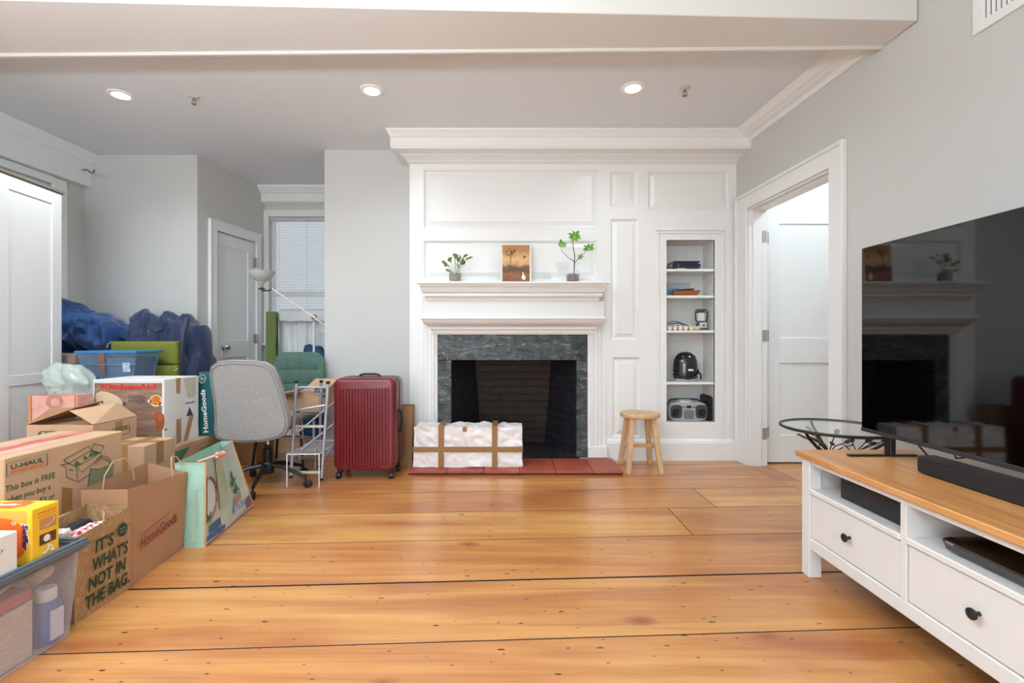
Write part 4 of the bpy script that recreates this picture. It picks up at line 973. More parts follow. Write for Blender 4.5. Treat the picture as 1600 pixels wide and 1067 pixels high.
# glass side table
tc_ = Vector((1.745, 2.545, 0)); R = .265; TZt = .595
gt = thing('side_table', 'round glass-topped side table with black wrought metal frame and leaf ornaments', 'table', tuple(tc_))
ring = [tc_+Vector((R*math.cos(2*math.pi*k/48), R*math.sin(2*math.pi*k/48), TZt)) for k in range(48)]
MB().tube(ring, .008, 8, close=True).build('rim', BLACKM, gt, smooth=True)
MB().lathe([(0, TZt-.003), (R-.007, TZt-.003), (R-.007, TZt+.003), (0, TZt+.003)], tc_, 48).build('glass_top', mat('table_glass', (215, 225, 222), .03, alpha=.05), gt)
BRZ = mat('bronze_leaf', (112, 84, 66), .45, .5)
for k in range(3):
    a = math.radians(205+120*k)
    e = lambda r, z, da=0: tc_+Vector((r*math.cos(a+da), r*math.sin(a+da), z))
    MB().tube([e(R-.01, TZt-.008), e(R-.03, .56), e(R-.075, .525), e(.12, .47), e(.05, .40), e(.05, .33), e(.08, .24), e(.14, .14), e(.20, .06), e(.23, .006)], [.008]*10, 8).build('leg', BLACKM, gt, smooth=True)
    for da, r, z, L in ((.35, .13, .52, .05), (-.45, .15, .53, .055), (.8, .10, .51, .05), (.15, .19, .535, .045), (-.9, .08, .50, .05)):
        c = e(r, z, da); 
        st_ = MB().tube([e(.07, .44), e(.09, .48, da*.5), c], .003, 5).build('vine', BLACKM, gt)
        MB().leaf(c, c+Vector((L*math.cos(a+da*2), L*math.sin(a+da*2), .03)), .028, (.2, -.5, .8)).build('leaf', BRZ if (k+int(r*100)) % 2 else BLACKM, st_)
MB().lathe([(.045, .395), (.052, .40), (.052, .41), (.045, .415)], tc_, 20).build('collar', BLACKM, gt)

# ------------------------------------------------------------------ wardrobe
wd = thing('wardrobe', 'tall white panelled wardrobe with a dark grey-brown top at the left edge', 'wardrobe', (-3.7, 3.0, 0))
p1, p0 = Vector((-3.40, 3.58, 0)), Vector((-3.27, 2.55, 0))
vv = (p1-p0); MW = Matrix.Translation(p0) @ Matrix.Rotation(math.atan2(vv.y, vv.x), 4, 'Z'); LW = vv.length     # local x: along front, local y: into the body (-X)
WDM = mat('wardrobe_white', (232, 230, 227), .4, bump=.03, bscale=30)
zt = 2.165
mb = MB(MW); mb.box(0, LW, .02, .52, 0, zt); mb.build('carcass', WDM, wd)
MB(MW).box(-.02, LW+.012, -.012, .53, zt, zt+.022).build('top', mat('grey_brown_top', (128, 116, 106), .5), wd, bevel=.003)
mid = LW/2
for a, b in ((.004, mid-.002), (mid+.002, LW-.004)):
    mb = MB(MW); s = .085
    for u0, u1, c, d in [(a, a+s, .08, zt-.004), (b-s, b, .08, zt-.004), (a+s, b-s, .08, .18), (a+s, b-s, .755, .825), (a+s, b-s, zt-.095, zt-.004)]: mb.box(u0, u1, 0, .018, c, d)
    dr = mb.build('door', WDM, wd, bevel=.002)
    MB(MW).box(a+s-.002, b-s+.002, .008, .014, .18, .755).build('door_panel', WDM, dr); MB(MW).box(a+s-.002, b-s+.002, .008, .014, .825, zt-.095).build('door_panel', WDM, dr)

# ------------------------------------------------------------------ boxes
def carton(label, x0, x1, y0, y1, z0, z1, m=CARD, group=None, flaps=False, bev=.003):
    t = thing('cardboard_box', label, 'box', ((x0+x1)/2, (y0+y1)/2, z0), group)
    MB().box(x0, x1, y0, y1, z0, z1).build('carton', m, t, bevel=bev)
    return t
def logo(t, o, u, v, w, h, s=1):
    "rounded green frame, lettering and orange bar of the moving boxes"
    u = Vector(u).normalized(); v = Vector(v).normalized(); n = u.cross(v); o = Vector(o); L = lambda a, b: o+u*a*w+v*b*h+n*.001
    r = .1; pts = []
    for cx, cy, a0 in ((1-r*h/w, 1-r, 0), (r*h/w, 1-r, 90), (r*h/w, r, 180), (1-r*h/w, r, 270)):
        for i in range(4):
            a = math.radians(a0+30*i); pts.append(L(cx+r*h/w*math.cos(a), cy+r*math.sin(a)))
    N = len(pts); c = L(.5, .5); mb = MB(); th = .0035*s
    inn = [p+(c-p).normalized()*th*1.4 for p in pts]
    mb.add(pts+inn, [(i, (i+1) % N, (i+1) % N+N, i+N) for i in range(N)])
    mb.text('U-HAUL', L(.1, .45), u, v, h*.34, w*.8, bold=.025, depth=.0004); mb.build('green_lettering', GREENI, t)
    MB().add([L(.08, .17), L(.92, .17), L(.92, .34), L(.08, .34)], [(0, 1, 2, 3)]).build('orange_bar', ORANGEI, t)
# F and E
tF = carton('plain low box under the large front moving box', -2.24, -1.893, 1.79, 2.32, 0, .322)
EX = -1.92
tE = carton('large moving box with green lettering, box drawing and red tape on top', -2.24, EX, 1.79, 2.335, .3225, .618)
logo(tE, (EX, 1.797, .548), (0, 1, 0), (0, 0, 1), .160, .05, .6)
mb = MB()
mb.text('This box is FREE', (EX, 1.795, .490), (0, 1, 0), (0, 0, 1), .0235, .195, shear=.12, bold=.012, depth=.001)
mb.text('when you buy a', (EX, 1.795, .447), (0, 1, 0), (0, 0, 1), .0235, .175, shear=.12, bold=.012, depth=.001)
mb.text('er Kit or', (EX, 1.986, .404), (0, 1, 0), (0, 0, 1), .0235, .09, shear=.12, bold=.012, depth=.001, align='r')
mb.build('green_lettering', GREENI, tE)
E = lambda px, py: PXp(px, py, EX+.0015)
mb = MB(); ln = lambda *p: mb.tube([E(*k) for k in p], .0012, 4)
Z = lambda x, y: (x/7.115, 660+y/7.115)
ln(Z(670, 470), Z(780, 455), Z(850, 495), Z(865, 660), Z(740, 605), Z(730, 490), Z(670, 470)); ln(Z(780, 455), Z(720, 430), Z(705, 415), Z(985, 258), Z(1015, 305), Z(750, 462)); ln(Z(1015, 305), Z(1045, 235), Z(1155, 260), Z(1115, 335))
ln(Z(1015, 305), Z(1115, 335), Z(850, 495), Z(910, 550), Z(1140, 370), Z(1115, 335)); ln(Z(865, 660), Z(1000, 570))
mb.build('box_drawing', GREENI, tE)
mb = MB(); f = lambda *p: mb.add([E(*k) for k in p], [tuple(range(len(p)))])
f(Z(820, 490), Z(845, 425), Z(905, 460)); f(Z(930, 425), Z(930, 365), Z(985, 395)); f(Z(985, 390), Z(1005, 325), Z(1050, 365)); f(Z(1010, 310), Z(1115, 335), Z(1060, 368)); f(Z(765, 515), Z(815, 530), Z(812, 543), Z(770, 528))
mb.build('drawing_fill', mat('green_fill', (48, 110, 72), .7), tE)
mb = MB(); f = lambda *p: mb.add([E(*k) for k in p], [tuple(range(len(p)))])
f(Z(1005, 510), Z(1100, 515), Z(1250, 465), Z(1240, 660), Z(1100, 720), Z(985, 750)); mb.build('bag_print', mat('grey_green_print', (128, 128, 98), .8), tE)
mb = MB(); ln(Z(1005, 510), Z(1100, 520), Z(1262, 462), Z(1245, 660)); ln(Z(1005, 510), Z(970, 765))
for rr in (70, 95):
    ln(*[Z(1150+rr*math.cos(math.radians(a)), 470-rr*1.05*math.sin(math.radians(a))) for a in range(0, 181, 20)])
mb.build('bag_outline', GREENI, tE)
MB().add([E(97, 761), E(113, 763), E(112.5, 797), E(96, 803)], [(0, 1, 2, 3)]).build('tape', TAPE, tE)
MB().box(-2.125, -2.06, 1.79, 2.336, .6185, .6195).build('tape', REDTAPE, tE)
MB().box(-2.058, -1.99, 1.79, 2.1, .6185, .619).build('red_print', mat('pink_print', (214, 160, 142), .7, rgb2=(196, 156, 124), scale=30), tE)
# G: open moving box
gx0, gx1, gy0, gy1, gz0, gz1 = -2.645, -2.283, 2.58, 2.88, .30, .603
carton('plain box hidden beneath the open-flapped moving box', -2.64, -2.29, 2.58, 2.88, 0, .2995)
tG = thing('cardboard_box', 'open moving box with raised flaps behind the large front box', 'box', ((gx0+gx1)/2, (gy0+gy1)/2, gz0))
mb = MB(); w = .004
for a, b, c, d in [(gx0, gx1, gy0, gy0+w), (gx0, gx1, gy1-w, gy1), (gx0, gx0+w, gy0+w, gy1-w), (gx1-w, gx1, gy0+w, gy1-w)]: mb.box(a, b, c, d, gz0, gz1)
mb.box(gx0+w, gx1-w, gy0+w, gy1-w, gz0, gz0+.005)
mb.build('carton', CARD, tG, bevel=.001)
def flap(pts, m=CARD):
    pts = [Vector(p) for p in pts]; n = (pts[1]-pts[0]).cross(pts[2]-pts[0]).normalized()*.003; return MB().prism(pts, n).build('flap', m, tG)
flap([(gx0, gy0, gz1), (gx0+.01, gy1, gz1), P(160, 626, 2.84), P(121, 636, 2.66), P(78, 638, 2.62)], CARDD)
flap([(gx1, gy0, gz1+.002), (gx1, gy1, gz1+.002), P(182, 629, 2.80), P(108, 642, 2.58)])
flap([(gx0+.02, gy0+.01, gz1-.02), (gx1-.05, gy0+.01, gz1-.01), (gx1-.05, gy0+.16, gz1-.004), (gx0+.05, gy0+.17, gz1-.002)], CARDD)
MB().text('U-HAUL', P(61, 690, 2.578), (1, 0, 0), (0, 0, 1), .05, .26, bold=.03, depth=.001).build('green_lettering', GREENI, tG)
a = P(60, 690, 2.578); mb = MB(); mb.tube([(a.x, 2.579, a.z-.08), (a.x, 2.579, a.z+.045), (a.x+.01, 2.579, a.z+.055), (gx1-.03, 2.579, a.z+.055)], .0025, 4).build('logo_frame', GREENI, tG)
mb = MB(); G = lambda px, py: PXp(px, py, gx1+.001)
gl = [G(193, 666), G(202, 664), G(202, 676), G(193, 679)]
mb.tube([G(174, 671), G(200, 664.5), G(202.5, 666), G(202.5, 674), G(200, 676.5), G(174, 683)], .002, 4); mb.text('UL', G(189.5, 672.5), (0, 1, 0), (0, 0, 1), .022, .05, bold=.02); mb.build('green_lettering', GREENI, tG)
MB().add([G(180, 659), G(191.5, 656), G(191.5, 690), G(180, 694)], [(0, 1, 2, 3)]).build('tape', TAPE, tG)
a = P(121, 645, 2.66); 
uu = (P(150, 638, 2.72)-P(121, 644, 2.62)).normalized()
# faint green handling notes printed on the right flap
# H: taped small box
tH = carton('small brown box sealed with crossed tape, right of the open moving box', -2.272, -2.02, 2.6, 2.84, 0, .483)
mb = MB(); mb.box(-2.275, -2.018, 2.69, 2.745, .4835, .4845); mb.build('tape', TAPE, tH)
mb = MB(); mb.box(-2.17, -2.11, 2.597, 2.842, .4840, .4852); mb.build('tape', TAPE, tH)
MB().box(-2.0198, -2.0188, 2.69, 2.745, .36, .484).build('tape', TAPE, tH); MB().box(-2.17, -2.11, 2.598, 2.599, .33, .484).build('tape', TAPE, tH)
# J
tJ = carton('long moving box with a green triangle under the stand mixer carton', -2.715, -2.19, 3.03, 3.76, 0, .37)
J = lambda px, py: PXp(px, py, -2.1885)
logo(tJ, (-2.1885, 3.30, .215), (0, 1, 0), (0, 0, 1), .30, .12, 1)
MB().add([(-2.1885, 3.05, .34), (-2.1885, 3.22, .34), (-2.1885, 3.05, .20)], [(0, 1, 2)]).build('green_triangle', mat('green_print', (72, 122, 88), .7), tJ)
# I: mixer carton
ix0, ix1, iy0, iy1, iz0, iz1 = -2.70, -2.24, 3.05, 3.385, .3705, .81
WCARD = mat('white_carton', (224, 220, 216), .6, var=.02)
tI = thing('mixer_carton', 'white stand mixer carton with brown photo front and red lettering, tape on its side', 'box', (-2.47, 3.2, iz0))
MB().box(ix0, ix1, iy0, iy1, iz0, iz1).build('carton', WCARD, tI, bevel=.003)
WOODP = mat('printed_plank_photo', (128, 98, 82), .5, rgb2=(170, 136, 116), scale=5, stretch=(1.2, 1, 7))
MB().box(ix0+.012, ix1-.014, iy0-.0012, iy0, iz0+.01, iz1-.022).build('photo_print', WOODP, tI)
yI = iy0-.0016
ip = lambda px, py: P(px, py, yI)
RI = mat('red_ink', (214, 34, 34), .5); BI = mat('black_ink', (40, 34, 34), .6); WI = mat('white_print', (236, 232, 226), .6)
x0 = ip(158, 0).x; x1 = ip(243.5, 0).x; z0 = ip(0, 607.5).z
MB().text('KitchenAid', (x0, yI, z0), (1, 0, 0), (0, 0, 1), .030, x1-x0, bold=.045, depth=.0004).build('red_lettering', RI, tI)
mb = MB(); a = ip(201, 621)
mb.text('CLASSIC', (a.x, yI, a.z), (1, 0, 0), (0, 0, 1), .022, ip(229, 0).x-a.x, depth=.0004); a = ip(201, 629); mb.text('MIXER', (a.x, yI, a.z), (1, 0, 0), (0, 0, 1), .022, ip(227, 0).x-a.x, depth=.0004); mb.build('black_lettering', BI, tI)
def disc(mb, c, rx, rz, y, n=24):
    return mb.add([(c.x+rx*math.cos(2*math.pi*k/n), y, c.z+rz*math.sin(2*math.pi*k/n)) for k in range(n)], [tuple(range(n))])
mb = MB(); disc(mb, ip(243.5, 626), .04, .038, yI-.0002); a = ip(231, 627); mb.add([(a.x, yI-.0002, a.z+.012), (a.x+.105, yI-.0002, a.z-.012), (a.x+.1, yI-.0002, a.z-.03), (a.x-.003, yI-.0002, a.z-.006)], [(0, 1, 2, 3)]); mb.build('badge', mat('badge_cream', (238, 214, 176), .5), tI)
mb = MB(); disc(mb, ip(243.5, 625.5), .033, .031, yI-.0004); mb.build('badge_centre', mat('badge_orange', (226, 138, 44), .5, rgb2=(190, 96, 30), scale=60), tI)
mb = MB(); cc = [ip(*k) for k in ((149, 622), (151, 614), (158, 611), (170, 613), (182, 618), (190, 625), (192, 632), (185, 634), (160, 634), (150, 629))]; mb.add([(p.x, yI-.0002, p.z) for p in cc], [tuple(range(len(cc)))]); mb.build('mixer_print', mat('mixer_almond', (214, 188, 152), .5, var=.06, scale=6), tI)
mb = MB(); disc(mb, ip(194.5, 631), .009, .009, yI-.0004, 12); disc(mb, ip(160, 628.5), .006, .009, yI-.0004, 12); mb.build('mixer_knobs', BI, tI)
mb = MB(); cc = [ip(*k) for k in ((240, 650), (243, 644), (250, 643), (256, 648), (257.5, 658), (255, 670), (250, 676), (245, 671), (244, 662))]; mb.add([(p.x, yI-.0002, p.z) for p in cc], [tuple(range(len(cc)))]); mb.build('roast_print', mat('roast_brown', (150, 70, 40), .5, rgb2=(186, 100, 60), scale=30), tI)
xs = ix1+.0008
mb = MB(); TI = mat('pale_brown_tape', (168, 132, 96), .5)
sI = lambda y, z: (xs, y, z)
mb.add([sI(3.155, .81), sI(3.20, .81), sI(3.195, .70), sI(3.16, .71)], [(0, 1, 2, 3)]); mb.build('tape', TI, tI)
mb = MB(); mb.add([sI(3.16, .54), sI(3.18, .53), sI(3.205, .54), sI(3.205, .375), sI(3.16, .375)], [(0, 1, 2, 3, 4)]); mb.build('tape', TI, tI)
mb = MB(); mb.add([sI(3.285, .54), sI(3.335, .54), sI(3.27, .375), sI(3.225, .375)], [(0, 1, 2, 3)]); mb.build('tape', TI, tI)
mb = MB(); mb.add([sI(3.23, .8), sI(3.35, .8), sI(3.35, .67), sI(3.27, .66)], [(0, 1, 2, 3)]); mb.build('shipping_label', mat('label_paper', (206, 204, 184), .6, rgb2=(180, 176, 158), scale=60), tI)
mb = MB(); mb.add([sI(3.255, .54), sI(3.325, .54), sI(3.29, .60)], [(0, 1, 2)]); mb.text('KitchenAid', sI(3.25, .625), (0, 1, 0), (0, 0, 1), .012, .09, bold=.03, depth=.0004)
mb.add([sI(3.02+.03, .49), sI(3.075, .49), sI(3.075, .482), sI(3.05, .482)], [(0, 1, 2, 3)]); mb.build('black_lettering', mat('navy_ink', (50, 54, 74), .6), tI)
mb = MB()
for k in range(5): mb.box(xs-.0003, xs+.0003, 3.07, 3.15, .425-k*.010, .428-k*.010)
mb.build('fine_print', mat('grey_ink', (150, 150, 152), .6), tI)
# K teal bag
TEAL = mat('teal_bag_plastic', (22, 96, 100), .35, bump=.25, bscale=12, rgb2=(14, 78, 84), scale=6)
kx0, kx1, ky0, ky1 = -2.262, -2.145, 3.42, 3.70
tK = paper_bag('shopping_bag', 'teal shopping bag with white vertical lettering beside the mixer carton', kx0, kx1-.035, ky0, ky1, .3705, .835, TEAL, bot=[(kx0, ky0), (kx1, ky0), (kx1, ky1), (kx0, ky1)])
mb = MB(); mb.text('HomeGoods', (-2.188, ky0-.006, .40), (-.08, 0, 1), (-1, 0, -.08), .034, .31, bold=.03, depth=.003)
mb.build('white_lettering', WI, tK)
mb = MB(); cc = Vector((-2.232, 0, .785)); pts = [(cc.x+.024*math.cos(a*math.pi/10), ky0-.009, cc.z+.03*math.sin(a*math.pi/10)) for a in range(20)]; mb.tube(pts, .002, 4, close=True); mb.text('h', (cc.x-.01, ky0-.008, cc.z-.012), (1, 0, 0), (0, 0, 1), .03, .02); mb.build('white_emblem', WI, tK)
# M and L tubs
BLUEL = mat('blue_lid', (58, 138, 196), .3); TUBB = mat('tub_clear_blue', (120, 158, 196), .2, alpha=.35); FILL = mat('tub_contents', (92, 98, 118), .7, rgb2=(120, 118, 128), scale=6)
def tub(label, x0, x1, y0, y1, z0, z1, tape=False):
    t = thing('storage_tub', label, 'storage tub', ((x0+x1)/2, (y0+y1)/2, z0), 'blue-rimmed storage tubs')
    r = .03; mb = MB()
    mb.hexa([(x0+r+.02, y0+r, z0), (x1-r-.02, y0+r, z0), (x1-r-.02, y1-r, z0), (x0+r+.02, y1-r, z0)], [(x0+.012, y0+.012, z1-.018), (x1-.012, y0+.012, z1-.018), (x1-.012, y1-.012, z1-.018), (x0+.012, y1-.012, z1-.018)]); mb.build('tub_body', TUBB, t, bevel=.008, seg=2)
    h = z1-z0
    MB().hexa([(x0+r+.03, y0+r+.01, z0+.004), (x1-r-.03, y0+r+.01, z0+.004), (x1-r-.03, y1-r-.01, z0+.004), (x0+r+.03, y1-r-.01, z0+.004)], [(x0+.035, y0+.03, z1-.05), (x1-.035, y0+.03, z1-.05), (x1-.035, y1-.03, z1-.05), (x0+.035, y1-.03, z1-.05)]).build('contents', FILL, t, bevel=.01)
    MB().box(x0, x1, y0, y1, z1-.018, z1).build('lid', BLUEL, t, bevel=.006, seg=2)
    MB().hexa([(x0+.028, y0+.012, z0+h*.5), (x1-.028, y0+.012, z0+h*.5), (x1-.028, y0+.03, z0+h*.5), (x0+.028, y0+.03, z0+h*.5)], [(x0+.026, y0+.010, z0+h*.5+.004), (x1-.026, y0+.010, z0+h*.5+.004), (x1-.026, y0+.03, z0+h*.5+.004), (x0+.026, y0+.03, z0+h*.5+.004)]).build('body_rib', mat('tub_rib', (150, 180, 208), .3), t)
    if tape:
        a = x0+.175; MB().hexa([(a, y0+.022, z0+.04), (a+.05, y0+.022, z0+.035), (a+.05, y0+.024, z0+.035), (a, y0+.024, z0+.04)], [(a, y0+.004, z1-.018), (a+.05, y0+.004, z1-.018), (a+.05, y0+.006, z1-.018), (a, y0+.006, z1-.018)]).build('tape', mat('dull_brown_tape', (130, 100, 84), .5), t)
        a = x1-.115; MB().hexa([(a, y0+.019, z0+.05), (a+.055, y0+.019, z0+.05), (a+.055, y0+.021, z0+.05), (a, y0+.021, z0+.05)], [(a, y0+.010, z0+.12), (a+.055, y0+.010, z0+.12), (a+.055, y0+.012, z0+.12), (a, y0+.012, z0+.12)]).build('sticker', mat('sticker', (222, 228, 236), .5, rgb2=(150, 170, 205), scale=40), t)
    return t
carton('low box hidden under the two stacked blue tubs', -3.22, -2.74, 3.47, 3.95, 0, .555)
tub('lower blue-lidded storage tub, mostly hidden behind the mixer carton', -3.225, -2.80, 3.50, 3.77, .556, .775)
tub('upper blue-lidded storage tub with brown tape strip and white sticker', -3.245, -2.775, 3.50, 3.775, .776, .984, True)
carton('tall grey-brown box beside the wardrobe, left of the upper tub', -3.76, -3.36, 3.64, 4.02, 0, .953, mat('grey_brown_card', (150, 128, 120), .7, var=.03))
# cushion
OLV = mat('olive_cushion_fabric', (122, 128, 44), .8, bump=.2, bscale=300)
cu = thing('cushion', 'olive green outdoor cushion standing behind the upper blue tub', 'cushion', (-3.05, 3.91, .556))
x0, x1 = P(174, 0, 3.9).x, P(277.5, 0, 3.9).x
for z0, z1 in ((.556, .86), (.862, 1.052)):
    MB().pad(rrect(x0, x1, z0, z1, .015, 3.912, 3), (0, 1, 0), .036, ((1, 0), (.99, .5), (.96, .8), (.9, .95), (.5, 1))).build('cushion_section', OLV, cu, smooth=True)
MB().tube([(x0, 3.912, .8), (x0-.002, 3.905, 1.05), (x1, 3.905, 1.05), (x1+.002, 3.91, .6)], .005, 6).build('piping', mat('dark_olive', (90, 96, 34), .8), cu)
MB().tube([(x0, 3.90, 1.05), (x0-.02, 3.89, 1.03), (x0-.025, 3.885, 1.0)], .003, 5).tube([(x1, 3.90, 1.05), (x1+.02, 3.88, 1.055)], .004, 5).tube([(x1, 3.89, .83), (x1+.01, 3.875, .82), (x1-.01, 3.87, .81)], .004, 5).build('tie', mat('cream_tie', (196, 192, 160), .7), cu)
# blue bags
BLU = mat('royal_blue_fabric', (26, 86, 152), .6, rgb2=(14, 46, 100), scale=4, sheen=.3); NAV = mat('navy_fabric', (30, 50, 92), .6, rgb2=(18, 34, 70), scale=3, sheen=.3)
def cloth_shape(name, label, prof, yc, ry, m, seed, zb, cat='bag', wr=.05):
    "soft sack: silhouette top line prof [(x,z)..], front bulge, wrinkled"
    mb = MB(); nx, nv = 70, 44; xs = [p[0] for p in prof]
    def top(x):
        for i in range(len(prof)-1):
            if prof[i][0] <= x <= prof[i+1][0]:
                f = (x-prof[i][0])/(prof[i+1][0]-prof[i][0]); f = f*f*(3-2*f); return prof[i][1]+(prof[i+1][1]-prof[i][1])*f
        return prof[-1][1]
    vs = []; fs = []; xa, xb = xs[0], xs[-1]
    for i in range(nx+1):
        u = i/nx; x = xa+(xb-xa)*u; e = min(1, (1-(2*u-1)**8))**.5; zt = top(x)
        for j in range(nv):
            a = 2*math.pi*j/nv; cy_, cz_ = math.cos(a), math.sin(a)
            ex = .75
            zc_ = (zt+zb)/2; hz = (zt-zb)/2
            y = yc+ry*e*math.copysign(abs(cy_)**ex, cy_); z_ = zc_+hz*math.copysign(abs(cz_)**ex, cz_)
            p = Vector((x, y, z_)); n1 = noise.noise(Vector((x*5+z_*4, y*2, z_*3-x*2+seed))); n2 = noise.noise(Vector((x*11-z_*9, seed, z_*12+x*5)))
            w = (1-abs(n1)*3.4)*wr+(.4-abs(n2)*2.4)*wr*.6
            inw = Vector((0, yc-y, (zc_-z_)*.35)); 
            if inw.length > 0: p -= inw.normalized()*(w-.02)
            p.z = min(max(p.z, zb), 9); vs.append(p)
    for i in range(nx):
        for j in range(nv): fs.append((i*nv+j, i*nv+(j+1) % nv, (i+1)*nv+(j+1) % nv, (i+1)*nv+j))
    fs += [tuple(range(nv))[::-1], tuple(range(nx*nv, (nx+1)*nv))]
    mb.add(vs, fs)
    t = thing(name, label, cat, ((xa+xb)/2, yc, zb)); mb.build('fabric', m, t, smooth=True, autos=math.radians(80)); return t
pz = lambda px, py, d: (P(px, py, d).x, P(px, py, d).z)
d = 4.15
cloth_shape('fabric_sack', 'royal blue crumpled fabric sack on the tall box beside the wardrobe', [pz(88, 485, d), pz(94, 474, d), pz(101, 466, d), pz(113, 470, d), pz(130, 484, d), pz(150, 488, d), pz(170, 494, d), (-3.42, 1.22)], 4.20, .22, BLU, 3, .957)
d = 4.2
tP = cloth_shape('duffel_bag', 'large navy fabric bag slumped against the back wall behind the olive cushion', [(-3.40, 1.16), pz(187, 493, d), pz(200, 486, d), pz(212, 485, d), pz(222, 491, d), pz(240, 492, d), pz(262, 491, d), pz(290, 495, d), pz(305, 506, d), pz(316, 522, d), pz(321, 545, d)], 4.27, .21, NAV, 11, .0)
STR = mat('grey_navy_webbing', (62, 68, 84), .7)
MB().tube([P(293, 497, 4.02), P(287, 520, 3.955), P(284, 550, 3.945), P(281, 590, 3.945)], .02, 4).build('strap', STR, tP)
MB().tube([P(225, 500, 3.99), P(231, 512, 3.955), P(243, 520, 3.95), P(255, 516, 3.95), P(260, 506, 3.97)], .007, 6).build('drawcord', mat('navy_cord', (20, 32, 60), .6), tP)
# pink bag + plastic bag
carton('low box under the crumpled clear plastic bag', -3.15, -2.79, 3.14, 3.44, 0, .60)
PINKB = mat('pink_paper', (226, 172, 158), .6, rgb2=(214, 156, 142), scale=30)
tP2 = paper_bag('gift_bag', 'pink paper bag with a dark ring print left of the mixer carton', -2.955, -2.665, 2.905, 3.01, 0, .725, PINKB)
c = P(86, 628, 2.90)
mb = MB()
for rr in (.032, .042, .05): mb.tube([(c.x+rr*math.cos(k*math.pi/12), 2.898, c.z+rr*.85*math.sin(k*math.pi/12)) for k in range(24)], .0011, 4, close=True)
mb.build('ring_print', mat('brown_grey_ink', (140, 100, 92), .7), tP2)
MB().box(-2.957, -2.945, 2.896, 2.90, .4, .725).build('edge_binding', mat('tan_binding', (214, 142, 96), .6), tP2)
MB().box(-2.68, -2.672, 2.896, 2.90, .4, .73).build('edge_binding', mat('tan_binding', (214, 142, 96), .6), tP2)
PLB = mat('thin_plastic_film', (214, 228, 218), .15, alpha=.5, bump=.5, bscale=14)
o = blob(MB(), (-3.02, 3.27, .745), (.155, .105, .135), .03, 9, 2, 40, 28, 2.2, flat=.602); 
for i, v in enumerate(o.v):
    if v.z > .8: k = (v.z-.8)*3; o.v[i] = Vector((v.x-(k*.12), v.y, v.z+max(0, -(v.x+3.02))*.25))
tag(recenter(o.build('plastic_bag', PLB, smooth=True, autos=1.2)), 'crumpled translucent pale green plastic bag above the pink bag', 'plastic bag')

# ------------------------------------------------------------------ paper bags in front
# C
tC = paper_bag('paper_bag', 'brown kraft paper bag with dark red lettering, nearest to the mint bag', -1.862, -1.66, 2.045, 2.42, 0, .41, KRAFT, 'paper shopping bags', dz=(.01, .012, -.02, .03), bot=[(-1.85, 2.045), (-1.655, 2.045), (-1.683, 2.42), (-1.85, 2.42)])
DRI = mat('dark_red_ink', (150, 36, 44), .6)
mb = MB(); o_ = Vector((-1.652, 2.10, .135)); uu = Vector((-.028, .32, .035))
mb.text('HomeGoods', o_, uu, (0, 0, 1), .050, .265, shear=.15, bold=.008, depth=.004); mb.tube([o_+Vector((.004, 0, .062)), o_+uu.normalized()*.255+Vector((.004, 0, .075))], .0012, 4)
mb.build('red_lettering', DRI, tC)
ROPE = mat('twisted_paper', (200, 160, 118), .8)
MB().tube([(-1.668, 2.32, .30), (-1.664, 2.32, .41), (-1.672, 2.325, .455), (-1.69, 2.35, .485), (-1.69, 2.385, .48), (-1.675, 2.40, .44), (-1.668, 2.40, .33)], .0028, 6).build('handle', ROPE, tC)
MB().tube([(-1.85, 2.14, .38), (-1.85, 2.15, .45), (-1.855, 2.20, .50), (-1.855, 2.27, .50), (-1.85, 2.31, .44), (-1.85, 2.32, .38)], .0028, 6).build('handle', ROPE, tC)
# B
GRP = mat('printed_kraft', (176, 136, 92), .75)
def stripes():
    nt = GRP.node_tree; N = nt.nodes; L = nt.links; b = N['Principled BSDF']; tc = N['Texture Coordinate']
    w = N.new('ShaderNodeTexWave'); w.bands_direction = 'Z'; w.inputs['Scale'].default_value = 34; w.inputs['Distortion'].default_value = .6; L.new(tc.outputs['Object'], w.inputs[0])
    mp = N.new('ShaderNodeMapping'); mp.inputs['Scale'].default_value = (60, 60, 30); L.new(tc.outputs['Object'], mp.inputs[0])
    n = N.new('ShaderNodeTexNoise'); n.inputs['Scale'].default_value = 1.4; L.new(mp.outputs[0], n.inputs[0])
    r = N.new('ShaderNodeMapRange'); r.inputs[1].default_value = .66; r.inputs[2].default_value = .8; L.new(w.outputs[1] if False else w.outputs['Fac'], r.inputs[0])
    m2 = N.new('ShaderNodeMath'); m2.operation = 'MULTIPLY'; r2 = N.new('ShaderNodeMapRange'); r2.inputs[1].default_value = .35; r2.inputs[2].default_value = .5; L.new(n.outputs[0], r2.inputs[0]); L.new(r.outputs[0], m2.inputs[0]); L.new(r2.outputs[0], m2.inputs[1])
    m = N.new('ShaderNodeMix'); m.data_type = 'RGBA'; L.new(m2.outputs[0], m.inputs[0]); m.inputs[6].default_value = lin((190, 150, 104))+(1,); m.inputs[7].default_value = lin((120, 90, 56))+(1,)
    L.new(m.outputs[2], b.inputs['Base Color'])
stripes()
bx = -1.64
tB = paper_bag('paper_bag', 'kraft grocery bag covered in fine print with big dark green slogan, beside the clear tote', bx-.185, bx, 1.775, 2.035, 0, .335, GRP, 'paper shopping bags', dz=(.0, -.012, .015, .03))
DGI = mat('dark_green_ink', (34, 62, 44), .6)
mb = MB(); u = (0, 1, 0); k = bx+.004
for txt, y, z, w in (("IT'S", 1.855, .232, .085), ("WHAT'S", 1.84, .165, .172), ('NOT IN', 1.825, .098, .175), ('THE BAG.', 1.81, .032, .21)):
    mb.text(txt, (k, y, z), (0, 1, .02), (0, .04, 1), .048, w, bold=.03, depth=.004)
mb.build('green_slogan', DGI, tB)
